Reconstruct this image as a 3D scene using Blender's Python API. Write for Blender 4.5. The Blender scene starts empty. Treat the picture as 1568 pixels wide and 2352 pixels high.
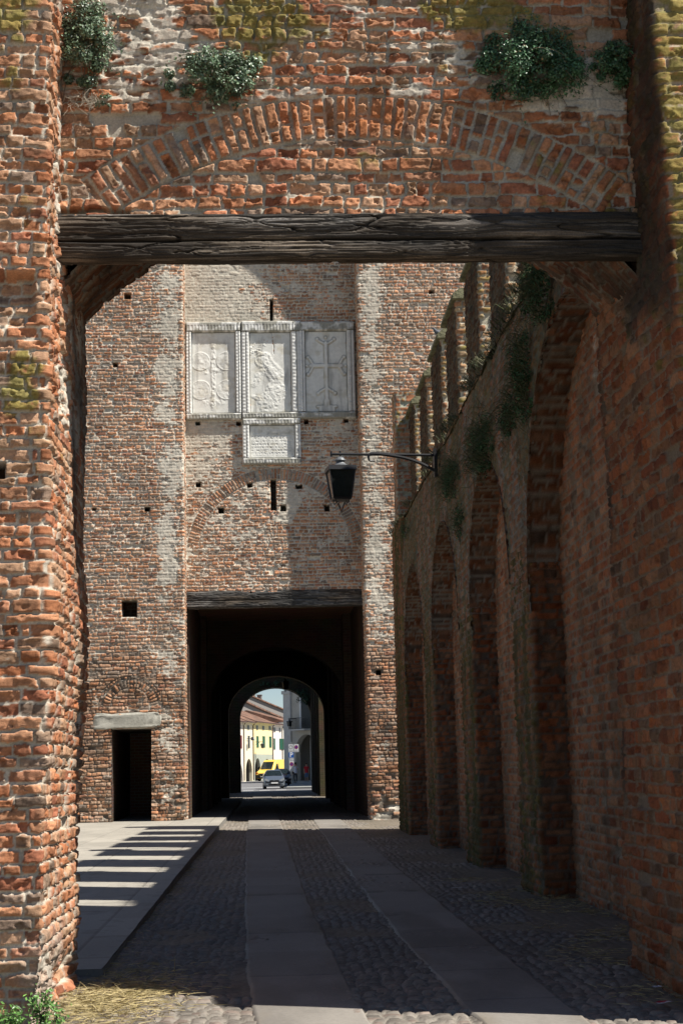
import bpy, bmesh, math, random
import numpy as np
from mathutils import Vector, Matrix
random.seed(7); np.random.seed(7)
SC = bpy.context.scene; COL = SC.collection
R = math.radians

# ------------------------------------------------------------------ camera
F, CX, CY = 3570.0, 784.0, 1176.0          # focal length and centre, in units of a 1568 x 2352 picture
EYE = np.array([0.0, 0.0, 1.6])
_d = np.array([620.0-CX, -(1762.0-CY), -F]); _Y = _d/np.linalg.norm(_d)
_h = np.array([1.0, 0.023, 0.0]); _Z = np.cross(_h, _Y); _Z /= np.linalg.norm(_Z); _X = np.cross(_Y, _Z)
MC = np.array([_X, _Y, _Z])                # rows = world axes in camera space
cam_d = bpy.data.cameras.new('camera'); cam = bpy.data.objects.new('camera', cam_d); COL.objects.link(cam)
m4 = Matrix.Identity(4)
for i in range(3):
    for j in range(3): m4[i][j] = MC[i][j]
m4.translation = Vector(EYE); cam.matrix_world = m4
cam_d.sensor_fit = 'HORIZONTAL'; cam_d.sensor_width = 36.0; cam_d.lens = 36.0*F/1568.0
cam_d.clip_start = 0.1; cam_d.clip_end = 6000
SC.camera = cam

# ------------------------------------------------------------------ sky and sun
AZ, EL = R(66), R(54.2)                    # sun: azimuth from -Y towards +X, elevation
sun_dir = Vector((math.cos(EL)*math.sin(AZ), -math.cos(EL)*math.cos(AZ), math.sin(EL)))
W = bpy.data.worlds.new('World'); SC.world = W; W.use_nodes = True
nt = W.node_tree; sky = nt.nodes.new('ShaderNodeTexSky'); sky.sky_type = 'NISHITA'; sky.sun_disc = False
sky.sun_elevation = EL; sky.sun_rotation = math.atan2(sun_dir.x, sun_dir.y)
sky.dust_density = 0.0; sky.ozone_density = 1.0; sky.altitude = 2500; sky.air_density = 1.0
nt.links.new(sky.outputs[0], nt.nodes['Background'].inputs[0]); nt.nodes['Background'].inputs[1].default_value = 0.06
sl = bpy.data.lights.new('sun', 'SUN'); sl.energy = 5.0; sl.angle = R(0.53); sl.color = (1.0, 0.955, 0.88)
so = bpy.data.objects.new('sun', sl); COL.objects.link(so)
so.rotation_euler = sun_dir.to_track_quat('Z', 'Y').to_euler(); so.location = (20, -10, 30)
SC.view_settings.view_transform = 'Standard'; SC.view_settings.look = 'None'; SC.view_settings.gamma = 1
SC.view_settings.exposure = 0.55
SC.cycles.max_bounces = 8; SC.cycles.diffuse_bounces = 2

# ------------------------------------------------------------------ picture point -> world point at a known depth
def ray(x, y): return MC @ np.array([x-CX, -(y-CY), -F])
def atY(x, y, Y): r = ray(x, y); return EYE + r*Y/r[1]
def atX(x, y, X): r = ray(x, y); return EYE + r*X/r[0]
def xz(x, y, Y): p = atY(x, y, Y); return p[0], p[2]

# ------------------------------------------------------------------ object bookkeeping
def tag(o, label, cat, group=None, kind=None):
    if label: o['label'] = label
    if cat: o['category'] = cat
    if group: o['group'] = group
    if kind: o['kind'] = kind
    return o
def thing(name, label, cat, loc=(0, 0, 0), rz=0, group=None):
    o = bpy.data.objects.new(name, None); COL.objects.link(o); o.location = loc; o.rotation_euler = (0, 0, rz)
    o.empty_display_size = 0.2
    return tag(o, label, cat, group)
def link(name, me, parent=None, world=False):
    o = bpy.data.objects.new(name, me); COL.objects.link(o)
    if parent is not None:
        o.parent = parent
        if world:
            mw = Matrix.LocRotScale(parent.location, parent.rotation_euler, parent.scale)
            o.matrix_parent_inverse = mw.inverted()
    return o
def copy_tree(o, parent=None):
    c = o.copy(); COL.objects.link(c)
    if parent is not None: c.parent = parent
    for ch in list(o.children): copy_tree(ch, c)
    return c

# ------------------------------------------------------------------ noise (numpy)
def hsh(i, j, s=0):
    i = np.asarray(i).astype(np.int64) & 0xffffffff; j = np.asarray(j).astype(np.int64) & 0xffffffff
    h = (i*374761393 + j*668265263 + s*2246822519 + 974634777) & 0xffffffff
    h = ((h ^ (h >> 13))*1274126177) & 0xffffffff
    h = ((h ^ (h >> 16))*2654435761) & 0xffffffff
    return ((h ^ (h >> 15)) & 0xffffff)/16777216.0
def vn(x, y, s=0):
    xi = np.floor(x); yi = np.floor(y); fx = x-xi; fy = y-yi
    fx = fx*fx*(3-2*fx); fy = fy*fy*(3-2*fy)
    a = hsh(xi, yi, s); b = hsh(xi+1, yi, s); c = hsh(xi, yi+1, s); d = hsh(xi+1, yi+1, s)
    return (a+(b-a)*fx)*(1-fy) + (c+(d-c)*fx)*fy
def fbm(x, y, s=0, o=4, g=.5):
    t = 0; a = 1; n = 0
    for k in range(o):
        t = t + a*vn(x*2**k+17.3*k, y*2**k-9.1*k, s+k*31); n += a; a *= g
    return t/n
def sst(a, b, x): t = np.clip((x-a)/(b-a), 0, 1); return t*t*(3-2*t)
def lerp(a, b, t): return a + (b-a)*t

# ------------------------------------------------------------------ materials
def mat(name, col=(.5, .5, .5), rough=.8, attr=None, var=.25, vscale=30, bump=.3, bscale=60, bdist=.01, metal=0, spec=.3, emit=None, coat=0, trans=0):
    m = bpy.data.materials.new(name); m.use_nodes = True; t = m.node_tree; b = t.nodes['Principled BSDF']
    b.inputs['Roughness'].default_value = rough; b.inputs['Metallic'].default_value = metal
    b.inputs['Specular IOR Level'].default_value = spec; b.inputs['Coat Weight'].default_value = coat
    b.inputs['Transmission Weight'].default_value = trans
    tc = t.nodes.new('ShaderNodeTexCoord')
    n = t.nodes.new('ShaderNodeTexNoise'); n.inputs['Scale'].default_value = vscale; n.inputs['Detail'].default_value = 6
    t.links.new(tc.outputs['Object'], n.inputs['Vector'])
    mr = t.nodes.new('ShaderNodeMapRange'); mr.inputs[1].default_value = .25; mr.inputs[2].default_value = .75
    mr.inputs[3].default_value = 1-var; mr.inputs[4].default_value = 1+var
    t.links.new(n.outputs['Fac'], mr.inputs[0])
    vm = t.nodes.new('ShaderNodeVectorMath'); vm.operation = 'SCALE'
    if attr:
        a = t.nodes.new('ShaderNodeAttribute'); a.attribute_name = attr; t.links.new(a.outputs['Color'], vm.inputs[0])
    else: vm.inputs[0].default_value = col
    t.links.new(mr.outputs[0], vm.inputs['Scale']); t.links.new(vm.outputs[0], b.inputs['Base Color'])
    if bump:
        n2 = t.nodes.new('ShaderNodeTexNoise'); n2.inputs['Scale'].default_value = bscale; n2.inputs['Detail'].default_value = 5
        t.links.new(tc.outputs['Object'], n2.inputs['Vector'])
        bp = t.nodes.new('ShaderNodeBump'); bp.inputs['Strength'].default_value = bump; bp.inputs['Distance'].default_value = bdist
        t.links.new(n2.outputs['Fac'], bp.inputs['Height']); t.links.new(bp.outputs[0], b.inputs['Normal'])
    return m
def brick_mat(name, c1, c2, cm, scale=1.0):
    """shader brickwork for plain walls seen from far: runs along X+Y and up Z"""
    m = bpy.data.materials.new(name); m.use_nodes = True; t = m.node_tree; b = t.nodes['Principled BSDF']
    b.inputs['Roughness'].default_value = .9; b.inputs['Specular IOR Level'].default_value = .1
    g = t.nodes.new('ShaderNodeNewGeometry'); s = t.nodes.new('ShaderNodeSeparateXYZ'); c = t.nodes.new('ShaderNodeCombineXYZ')
    ad = t.nodes.new('ShaderNodeMath'); ad.operation = 'ADD'
    t.links.new(g.outputs['Position'], s.inputs[0]); t.links.new(s.outputs[0], ad.inputs[0]); t.links.new(s.outputs[1], ad.inputs[1])
    t.links.new(ad.outputs[0], c.inputs[0]); t.links.new(s.outputs[2], c.inputs[1])
    br = t.nodes.new('ShaderNodeTexBrick'); br.inputs['Scale'].default_value = scale
    br.inputs['Color1'].default_value = (*c1, 1); br.inputs['Color2'].default_value = (*c2, 1); br.inputs['Mortar'].default_value = (*cm, 1)
    br.inputs['Mortar Size'].default_value = .014; br.inputs['Brick Width'].default_value = .28; br.inputs['Row Height'].default_value = .1
    t.links.new(c.outputs[0], br.inputs['Vector'])
    n = t.nodes.new('ShaderNodeTexNoise'); n.inputs['Scale'].default_value = 1.3; n.inputs['Detail'].default_value = 8
    t.links.new(g.outputs['Position'], n.inputs['Vector'])
    mx = t.nodes.new('ShaderNodeMix'); mx.data_type = 'RGBA'; mx.blend_type = 'MULTIPLY'; mx.inputs[0].default_value = .7
    t.links.new(br.outputs['Color'], mx.inputs[6]); t.links.new(n.outputs['Color'], mx.inputs[7])
    hs = t.nodes.new('ShaderNodeHueSaturation'); hs.inputs['Value'].default_value = 1.6; hs.inputs['Saturation'].default_value = .9
    t.links.new(mx.outputs[2], hs.inputs['Color']); t.links.new(hs.outputs[0], b.inputs['Base Color'])
    bp = t.nodes.new('ShaderNodeBump'); bp.inputs['Strength'].default_value = .6; bp.inputs['Distance'].default_value = .02; bp.invert = True
    t.links.new(br.outputs['Fac'], bp.inputs['Height']); t.links.new(bp.outputs[0], b.inputs['Normal'])
    return m
MB = mat('old_brickwork', attr='col', rough=.92, var=.26, vscale=60, bump=.7, bscale=140, bdist=.005, spec=.15)
MBF = mat('far_brickwork', attr='col', rough=.92, var=.2, vscale=12, bump=.5, bscale=30, bdist=.015, spec=.15)
MCOB = mat('cobbles', attr='col', rough=.7, var=.25, vscale=25, bump=.4, bscale=70, bdist=.006, spec=.35)
MSLAB = mat('stone_slabs', attr='col', rough=.75, var=.12, vscale=40, bump=.25, bscale=120, bdist=.003, spec=.3)
MWOOD = mat('weathered_timber', attr='col', rough=.8, var=.3, vscale=80, bump=.4, bscale=150, bdist=.003, spec=.25)
MMARB = mat('white_marble', attr='col', rough=.7, var=.1, vscale=9, bump=.5, bscale=50, bdist=.01, spec=.3)
MLEAF = mat('leaves', attr='col', rough=.38, var=.25, vscale=20, bump=0, spec=.5)
MLEAFD = mat('matt_leaves', attr='col', rough=.8, var=.25, vscale=20, bump=0, spec=.15)
MGRASS = mat('grass_blades', attr='col', rough=.6, var=.25, vscale=20, bump=0, spec=.3)
MIRON = mat('black_iron', (.018, .018, .02), rough=.42, var=.3, vscale=60, bump=.2, bscale=100, bdist=.002, spec=.5)
MIRONTOP = mat('grey_tinned_roof', (.22, .23, .24), rough=.45, var=.3, vscale=20, bump=.3, bscale=60, bdist=.003, metal=.4)
MDARKGLASS = mat('smoky_lantern_glass', (.02, .025, .024), rough=.12, var=.4, vscale=8, bump=0, spec=.5)
MCORE = brick_mat('brick_core', (.30, .13, .07), (.22, .10, .06), (.3, .26, .2))
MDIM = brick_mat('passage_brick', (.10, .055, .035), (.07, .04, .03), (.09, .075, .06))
MMOSSB = brick_mat('mossy_far_brick', (.085, .055, .03), (.05, .045, .022), (.085, .075, .05))

# ------------------------------------------------------------------ mesh accumulator
class Acc:
    def __init__(s): s.v = []; s.q = []; s.c = []; s.n = 0; s.t = []
    def grid(s, P, col, keep=None):
        nu, nz = P.shape[:2]
        idx = (np.arange(nu*nz).reshape(nu, nz) + s.n)
        f = np.stack([idx[:-1, :-1], idx[1:, :-1], idx[1:, 1:], idx[:-1, 1:]], -1)
        if keep is not None:
            k = keep[:-1, :-1] & keep[1:, :-1] & keep[1:, 1:] & keep[:-1, 1:]; f = f[k]
        s.q.append(f.reshape(-1, 4)); s.v.append(P.reshape(-1, 3)); s.c.append(np.broadcast_to(col, P.shape).reshape(-1, 3)); s.n += nu*nz
    def quads(s, V, Q, col):
        s.v.append(V); s.q.append(np.asarray(Q)+s.n); s.c.append(np.broadcast_to(col, V.shape)); s.n += len(V)
    def build(s, name, material, parent=None, smooth=True, world=True):
        V = np.concatenate(s.v); Q = np.concatenate(s.q); C = np.concatenate(s.c)
        used = np.zeros(len(V), bool); used[Q.ravel()] = True
        re = np.cumsum(used)-1; V = V[used]; C = C[used]; Q = re[Q]
        me = bpy.data.meshes.new(name); me.vertices.add(len(V)); me.vertices.foreach_set('co', V.astype(np.float32).ravel())
        me.loops.add(Q.size); me.loops.foreach_set('vertex_index', Q.astype(np.int32).ravel())
        me.polygons.add(len(Q)); me.polygons.foreach_set('loop_start', np.arange(0, Q.size, 4, dtype=np.int32))
        me.polygons.foreach_set('loop_total', np.full(len(Q), 4, np.int32))
        me.polygons.foreach_set('use_smooth', np.full(len(Q), smooth, bool))
        at = me.attributes.new('col', 'FLOAT_COLOR', 'POINT')
        at.data.foreach_set('color', np.concatenate([np.clip(C, 0, 1), np.ones((len(C), 1))], 1).astype(np.float32).ravel())
        me.update(); me.validate(); me.materials.append(material)
        return link(name, me, parent, world)

class Path:
    """a plan polyline with rounded corners; side=+1 pushes the relief to the left of travel, -1 to the right"""
    def __init__(s, pts, r=.04, side=-1):
        pts = [np.array(p, float) for p in pts]; out = [pts[0]]
        for i in range(1, len(pts)-1):
            a = pts[i-1]-pts[i]; b = pts[i+1]-pts[i]; la = np.linalg.norm(a); lb = np.linalg.norm(b); a /= la; b /= lb
            rr = min(r, la*.4, lb*.4)
            for t in (0, .25, .5, .75, 1): out.append(pts[i] + a*rr*(1-t)**2 + b*rr*t**2)
        out.append(pts[-1]); P = np.array(out); s.P = P
        seg = np.linalg.norm(np.diff(P, axis=0), axis=1); s.S = np.concatenate([[0], np.cumsum(seg)]); s.len = s.S[-1]
        T = np.diff(P, axis=0)/seg[:, None]; N = np.stack([-T[:, 1], T[:, 0]], 1)*side
        s.mid = (s.S[:-1]+s.S[1:])/2; s.N = N; s.r = r
    def at(s, u):
        x = np.interp(u, s.S, s.P[:, 0]); y = np.interp(u, s.S, s.P[:, 1])
        nx = np.interp(u, s.mid, s.N[:, 0]); ny = np.interp(u, s.mid, s.N[:, 1]); l = np.hypot(nx, ny)+1e-9
        return x, y, nx/l, ny/l

# ------------------------------------------------------------------ brickwork: relief + albedo
PAL = np.array([(.44, .18, .085), (.39, .15, .07), (.47, .225, .12), (.42, .25, .15), (.35, .135, .075), (.45, .19, .095), (.26, .18, .13), (.48, .28, .17), (.40, .16, .085), (.47, .22, .115)])
def bricks(u, z, s, ch=.1, L=.27, mort=.016, split=.4, rnd=.013, rag=.007):
    zb = z + .018*(fbm(u*.7, z*.9, s+1, 2)-.5)*2 + rag*(vn(u*9, z*9, s+2)-.5)*2
    ub = u + rag*1.6*(vn(u*11, z*14, s+3)-.5)*2
    k = np.floor(zb/ch); off = lambda k: (hsh(k, 0*k, s+4)-.5)*.22
    lo = (k+off(k))*ch; hi = (k+1+off(k+1))*ch
    up = zb >= hi; dn = zb < lo; k = k+up-dn; lo = (k+off(k))*ch; hi = (k+1+off(k+1))*ch
    uo = ub + hsh(k, k*0+7, s+5)*L
    j = np.floor(uo/L); jo = lambda j: (hsh(j, k, s+6)-.5)*.5
    a = (j+jo(j))*L; b = (j+1+jo(j+1))*L
    up = uo >= b; dn = uo < a; j = j+up-dn; a = (j+jo(j))*L; b = (j+1+jo(j+1))*L
    sp = hsh(j, k, s+8) < split; mid = (a+b)/2 + (hsh(j, k, s+9)-.5)*L*.15
    right = sp & (uo > mid); a = np.where(right, mid, a); b = np.where(sp & ~right, mid, b)
    j2 = j*2+right
    du = np.minimum(uo-a, b-uo); dz = np.minimum(zb-lo, hi-zb)
    d = rnd - np.hypot(np.maximum(rnd-du, 0), np.maximum(rnd-dz, 0)) + np.maximum(np.minimum(du, dz)-rnd, 0)
    return d, j2, k
def masonry(u, z, s, ch=.1, L=.27, mort=.016, rag=.007, prot=.014, jit=.010, erode=.25, miss=.02, lime=None, limek=.15, moss=None, rings=(), dark=0., tone=1., pal=PAL, mcol=(.52, .47, .38), hi_f=1., black=None, mdark=None):
    d, j, k = bricks(u, z, s, ch, L, mort, rag=rag); ringm = np.zeros(u.shape)
    for (cu, cz, r0, r1, test) in rings:
        r = np.hypot(u-cu, z-cz); th = np.arctan2(z-cz, u-cu); rm = (r0+r1)/2
        inn = (r > r0) & (r < r1) & test(th)
        rng_ = inn
        d2, j2, k2 = bricks(r-r0-(r1-r0)*.5, th*rm, s+77, ch*.9, (r1-r0)*4, mort, split=0, rag=rag*.6)
        halfc = (hsh(j2, k2, s+78) > .55); hd = np.abs(r-r0-(r1-r0)*(.35+.3*hsh(j2, k2, s+79))); d2 = np.where(halfc, np.minimum(d2, hd), d2); j2 = j2*2 + (halfc & (r-r0 > (r1-r0)*.5)); ringm = np.maximum(ringm, inn*1.)
        dr = np.minimum(r-r0, r1-r); d2 = np.minimum(d2, dr); d = np.where(inn, d2, np.minimum(d, np.where((np.abs(r-(r0+r1)/2) < (r1-r0)/2+.03) & test(th), np.minimum(np.abs(r-r1), np.abs(r-r0)), 9)))
        j = np.where(inn, j2+900, j); k = np.where(inn, k2+900, k)
    h1 = hsh(j, k, s+20); h2 = hsh(j, k, s+21); h3 = hsh(j, k, s+22); h4 = hsh(j, k, s+23)
    edge = fbm(u*22, z*22, s+30, 3)
    big = fbm(u*.9, z*.9, s+31, 3)
    e = mort*.5 + ((edge-.5)*.013*(1+erode) + erode*.008*(h2-.3))*(1-.55*ringm) + .004*ringm
    m = sst(e, e+.007, d)
    gone = h3 < miss*(1+3*(big > .6)); m = m*np.where(gone, .05, 1)
    face = (fbm(u*24*hi_f, z*30*hi_f, s+32, 4, .6)-.5)*.013*(1+erode*2) + (fbm(u*7, z*5, s+53, 2)-.5)*.006
    chip = sst(.585, .635, fbm(u*7+h1*9, z*11+h2*9, s+33, 4))*.020*(erode*2+.2)
    h = m*(prot + jit*(h1-.5)*2 + face - chip) + (1-m)*(fbm(u*20, z*20, s+34, 3)-.5)*.008 - np.where(gone, .02, 0)
    ix = (h4*len(pal)).astype(int)
    # the far-apart palette entries are mixed towards the local average so neighbours vary but the wall has a tone
    c = pal[ix]*(.7+.6*h2)[..., None]
    st = fbm(u*5, z*7, s+35, 4)
    c = lerp(c, np.array([.46, .30, .19]), (.32*sst(.45, .75, st))[..., None])
    c = c*(1-.35*sst(.5, .2, fbm(u*17, z*17, s+36, 3)))[..., None]
    mc = np.array(mcol)*(.72+.5*fbm(u*8, z*8, s+37, 4))[..., None]
    if mdark is not None: mc = lerp(mc, np.array([.10, .065, .045])*(.5+.8*fbm(u*6, z*6, s+49, 3))[..., None], np.maximum(mdark, ringm*.35)[..., None])
    c = lerp(mc, c, sst(.3, .8, m)[..., None])
    # limewash / mortar smeared over the faces
    lf = .62*fbm(u*1.6, z*2.6, s+38, 5) + .38*fbm(u*6, z*11, s+50, 4); lm = (limek + (lime if lime is not None else 0))*(1-.8*ringm)
    l = sst(1.12-lm*.95, 1.20-lm*.95, lf + .42*(fbm(u*12, z*30, s+39, 3)))
    c = lerp(c, np.array([.60, .555, .46])*(.75+.45*fbm(u*9, z*9, s+40, 3))[..., None], (l*.85)[..., None])
    h = lerp(h, prot*.75 + (fbm(u*13, z*13, s+41, 3)-.5)*.012, l*.7)
    if moss is not None:
        mf = sst(.75, .95, moss + .28 + .30*(h1-.3)*m + .9*(fbm(u*5, z*5, s+42, 5, .6)-.5)) * sst(.30, .62, fbm(u*26, z*26, s+43, 4)+.2*m)
        mcx = lerp(np.array([.15, .14, .035]), np.array([.30, .26, .07]), fbm(u*15, z*15, s+44, 2)[..., None])
        c = lerp(c, mcx, (mf*.8)[..., None]); h = h + mf*.006*fbm(u*60, z*60, s+45, 2)
    if black is not None:
        bf = sst(.45, .8, black + .5*(fbm(u*3, z*2, s+46, 4)-.5))
        c = lerp(c, np.array([.055, .05, .042])*(.6+.9*fbm(u*14, z*14, s+47, 3))[..., None], (bf*.85)[..., None])
    c = c*(.82+.36*fbm(u*.6, z*.6, s+48, 3))[..., None]*tone
    return h, c
def blob(x, z, cx, cz, rx, rz, k=1.): return k*np.exp(-(((x-cx)/rx)**2 + ((z-cz)/rz)**2))
def box_dist(x, z, x0, x1, z0, z1):  # positive inside
    return np.minimum(np.minimum(x-x0, x1-x), np.minimum(z-z0, z1-z))
def wall(acc, path, z0, z1, du, dz, seed, fn, u0=None, u1=None, warp=None):
    """fn(u, z, x, y) -> height, colour, keep"""
    u0 = 0 if u0 is None else u0; u1 = path.len if u1 is None else u1
    us = np.linspace(u0, u1, max(3, int((u1-u0)/du)+1)); zs = np.linspace(z0, z1, max(3, int((z1-z0)/dz)+1))
    U, Z = np.meshgrid(us, zs, indexing='ij'); x, y, nx, ny = path.at(U)
    h, c, keep = fn(U, Z, x, y)
    if warp: x, y = warp(x, y, Z)
    acc.grid(np.stack([x+nx*h, y+ny*h, Z], -1), c, keep)

# ------------------------------------------------------------------ bmesh helpers for built objects
def bm_obj(name, bm, m, parent=None, smooth=False, bevel=0, world=False):
    if bevel: bmesh.ops.bevel(bm, geom=list(bm.edges), offset=bevel, segments=2, affect='EDGES', clamp_overlap=True)
    bmesh.ops.recalc_face_normals(bm, faces=bm.faces)
    me = bpy.data.meshes.new(name); bm.to_mesh(me); bm.free(); me.materials.append(m)
    if smooth: me.polygons.foreach_set('use_smooth', [True]*len(me.polygons))
    return link(name, me, parent, world)
def bx(bm, x0, x1, y0, y1, z0, z1):
    v = [bm.verts.new(p) for p in ((x0, y0, z0), (x1, y0, z0), (x1, y1, z0), (x0, y1, z0), (x0, y0, z1), (x1, y0, z1), (x1, y1, z1), (x0, y1, z1))]
    for f in ((0, 3, 2, 1), (4, 5, 6, 7), (0, 1, 5, 4), (1, 2, 6, 5), (2, 3, 7, 6), (3, 0, 4, 7)): bm.faces.new([v[i] for i in f])
    return v
def box(name, x0, x1, y0, y1, z0, z1, m, parent=None, bevel=0, world=False):
    bm = bmesh.new(); bx(bm, x0, x1, y0, y1, z0, z1); return bm_obj(name, bm, m, parent, bevel=bevel, world=world)
def prism(bm, poly, axis, a, b):
    """poly: 2-D points; axis 'x': (y,z) poly run from x=a to b; 'y': (x,z); 'z': (x,y)"""
    def P(p, t): return {'x': (t, p[0], p[1]), 'y': (p[0], t, p[1]), 'z': (p[0], p[1], t)}[axis]
    A = [bm.verts.new(P(p, a)) for p in poly]; B = [bm.verts.new(P(p, b)) for p in poly]; n = len(poly)
    bm.faces.new(A); bm.faces.new(B[::-1])
    for i in range(n): bm.faces.new((A[i], B[i], B[(i+1) % n], A[(i+1) % n]))
def tube(bm, pts, r, n=8):
    rs = r if hasattr(r, '__len__') else [r]*len(pts); rings = []
    pts = [Vector(p) for p in pts]
    for i, p in enumerate(pts):
        d = (pts[min(i+1, len(pts)-1)]-pts[max(i-1, 0)]).normalized()
        a = d.orthogonal().normalized() if i == 0 else (pa - d*pa.dot(d)).normalized(); pa = a; b = d.cross(a)
        rings.append([bm.verts.new(p+(a*math.cos(t)+b*math.sin(t))*rs[i]) for t in [2*math.pi*k/n for k in range(n)]])
    for q, w in zip(rings, rings[1:]):
        for k in range(n): bm.faces.new((q[k], q[(k+1) % n], w[(k+1) % n], w[k]))
    bm.faces.new(rings[0][::-1]); bm.faces.new(rings[-1])
def lathe(bm, prof, n=16, c=(0, 0, 0), sq=False):
    rings = [[bm.verts.new((c[0]+r*math.cos(2*math.pi*(k+.5)/n), c[1]+r*math.sin(2*math.pi*(k+.5)/n), c[2]+z)) for k in range(n)] for r, z in prof]
    for q, w in zip(rings, rings[1:]):
        for k in range(n): bm.faces.new((q[k], q[(k+1) % n], w[(k+1) % n], w[k]))
    bm.faces.new(rings[0][::-1]); bm.faces.new(rings[-1])

# ================================================================== NEAR GATEWAY
LX, RX = -1.45, 2.78                    # inner faces of the two piers
gate = thing('gateway', 'near brick gateway with two rough piers, timber lintel and brick arch above it', 'gateway', (0.66, 11.2, 0))
def no_keep(U): return np.ones(U.shape, bool)
# ---- left pier
def f_left(u, z, x, y):
    moss = .16 + blob(x, z, -1.65, 4.15, .2, .28, .6)*sst(1.2, 1.0, u) + .30*sst(4.5, 6.5, z)*sst(1.15, .9, u) - .25*sst(2.6, 1.9, z)
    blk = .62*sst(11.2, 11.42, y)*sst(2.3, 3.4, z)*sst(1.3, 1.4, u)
    lime = .05 + .33*sst(1.3, 1.7, u)*sst(3.0, 4.2, z) + .3*blob(u, z, 1.45, .45, .35, .35) + blob(u, z, .9, 3.3, .2, .6, .15)
    h, c = masonry(u, z, 11, ch=.085, L=.25, erode=.55, prot=.027, jit=.014, miss=.015, lime=lime, moss=moss, limek=.07, rag=.007, mort=.009, mcol=(.52, .46, .37), black=blk)
    h = h*(1-.6*sst(11.2, 11.42, y)*sst(2.3, 3.4, z)); front = sst(1.12, 1.05, u)
    # weathered dent high on the face, putlog hole, ragged foot
    dent = front*(.13*sst(.0, .05, box_dist(x+.04*(fbm(z*3, x*3, 5, 2)-.5), z+.06*(fbm(x*7, z*4, 6, 2)-.5), -2.4, -1.53, 4.58, 4.97)) * (.5+.5*sst(4.6, 4.95, z)))
    hole = front*.22*sst(.0, .012, box_dist(x+.02*(vn(z*20, x*9, 3)-.5), z+.02*(vn(x*20, z*9, 4)-.5), -1.95, -1.735, 3.53, 3.66))
    sw = .045*np.sin((z-2.0)*1.5)*sst(3.4, 2.4, z) + .032*(fbm(u*1.3, z*1.1, 77, 3)-.5)*2
    foot = -.10*sst(.55, .1, z)*fbm(u*3, z*4, 78, 3)*2
    lift = -.03*sst(3.2, 4.2, z)*sst(.95, 1.25, u)*sst(2.6, 1.3, u)
    c = lerp(c, np.array([.02, .018, .015]), (front*.8*sst(.0, .02, box_dist(x, z, -1.94, -1.74, 3.53, 3.66)))[..., None])  # inside of the putlog hole painted dark, as its shade
    rub = sst(.7, .3, z)*sst(.8, 1.2, u)*sst(2.3, 1.9, u)
    c = lerp(c, np.array([.40, .36, .30])*(.6+.8*fbm(u*6, z*6, 79, 4))[..., None], (rub*.7)[..., None])
    return h - dent - hole + sw + foot + lift, c, no_keep(u)
pl = Path([(-2.6, 10.28), (LX, 10.28), (LX, 12.3), (-1.9, 12.3)], r=.05, side=-1)
def f_plain(u, z, x, y):
    h, c = masonry(x, z, 17, ch=.085, L=.25, erode=.5, prot=.024, limek=.08, moss=.25*sst(4.5, 6.5, z)-.05, mcol=(.52, .46, .37)); return h, c, no_keep(u)
A = Acc(); wall(A, Path([(-5.0, 10.28), (-2.61, 10.28)], side=-1), -.1, 9.0, .022, .02, 17, f_plain); wall(A, pl, -.1, 9.0, .0105, .0095, 11, f_left); left_pier = A.build('pier', MB, gate)
left_pier['label'] = 'sunlit left pier with eroded orange bricks'
bm = bmesh.new(); bx(bm, -5.0, LX-.2, 10.62, 12.2, -.1, 9.0); left_core = bm_obj('masonry_core', bm, MCORE, gate, world=True)
# ---- right pier
def f_right(u, z, x, y):
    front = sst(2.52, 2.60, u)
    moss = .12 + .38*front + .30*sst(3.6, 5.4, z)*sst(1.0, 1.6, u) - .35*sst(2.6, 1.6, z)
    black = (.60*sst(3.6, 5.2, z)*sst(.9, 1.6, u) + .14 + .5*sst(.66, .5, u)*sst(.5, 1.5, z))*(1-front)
    h, c = masonry(u, z, 23, ch=.095, L=.26, erode=.35, prot=.018, jit=.012, miss=.012, limek=.03, lime=blob(y, z, 11.5, 4.2, .35, 1.2, .22), moss=moss, black=black, rag=.008, mort=.011, mcol=(.38, .30, .22), pal=PAL*np.array([1.05, .88, .75]), tone=lerp(.55, 1.0, front)[..., None])  # shade of the inner face put into its colour, darker than the front
    return h + .04*(fbm(u*1.2, z*1.1, 88, 3)-.5)*2, c, no_keep(u)
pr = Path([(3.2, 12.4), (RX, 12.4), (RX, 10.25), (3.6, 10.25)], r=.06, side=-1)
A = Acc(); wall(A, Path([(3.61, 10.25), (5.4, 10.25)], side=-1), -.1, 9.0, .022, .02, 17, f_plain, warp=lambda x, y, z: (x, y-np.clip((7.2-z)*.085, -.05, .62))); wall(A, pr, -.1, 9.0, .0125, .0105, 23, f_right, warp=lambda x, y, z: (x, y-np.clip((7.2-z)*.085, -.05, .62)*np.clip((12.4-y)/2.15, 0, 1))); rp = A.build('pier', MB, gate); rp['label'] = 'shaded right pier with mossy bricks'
bm = bmesh.new(); bx(bm, RX+.2, 5.4, 10.5, 12.3, -.1, 9.0); bm_obj('masonry_core', bm, MCORE, gate, world=True)
bm = bmesh.new(); prism(bm, [(10.2, -.1), (9.62, -.1), (9.6, 1.2), (9.52, 5.0), (9.6, 5.15), (10.2, 5.25)], 'x', RX+.20, 3.9); bm_obj('shadow_block', bm, MCORE, gate, world=True, bevel=.02)  # block added out of view, shaped to cast the shadow edge on the ground
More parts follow.
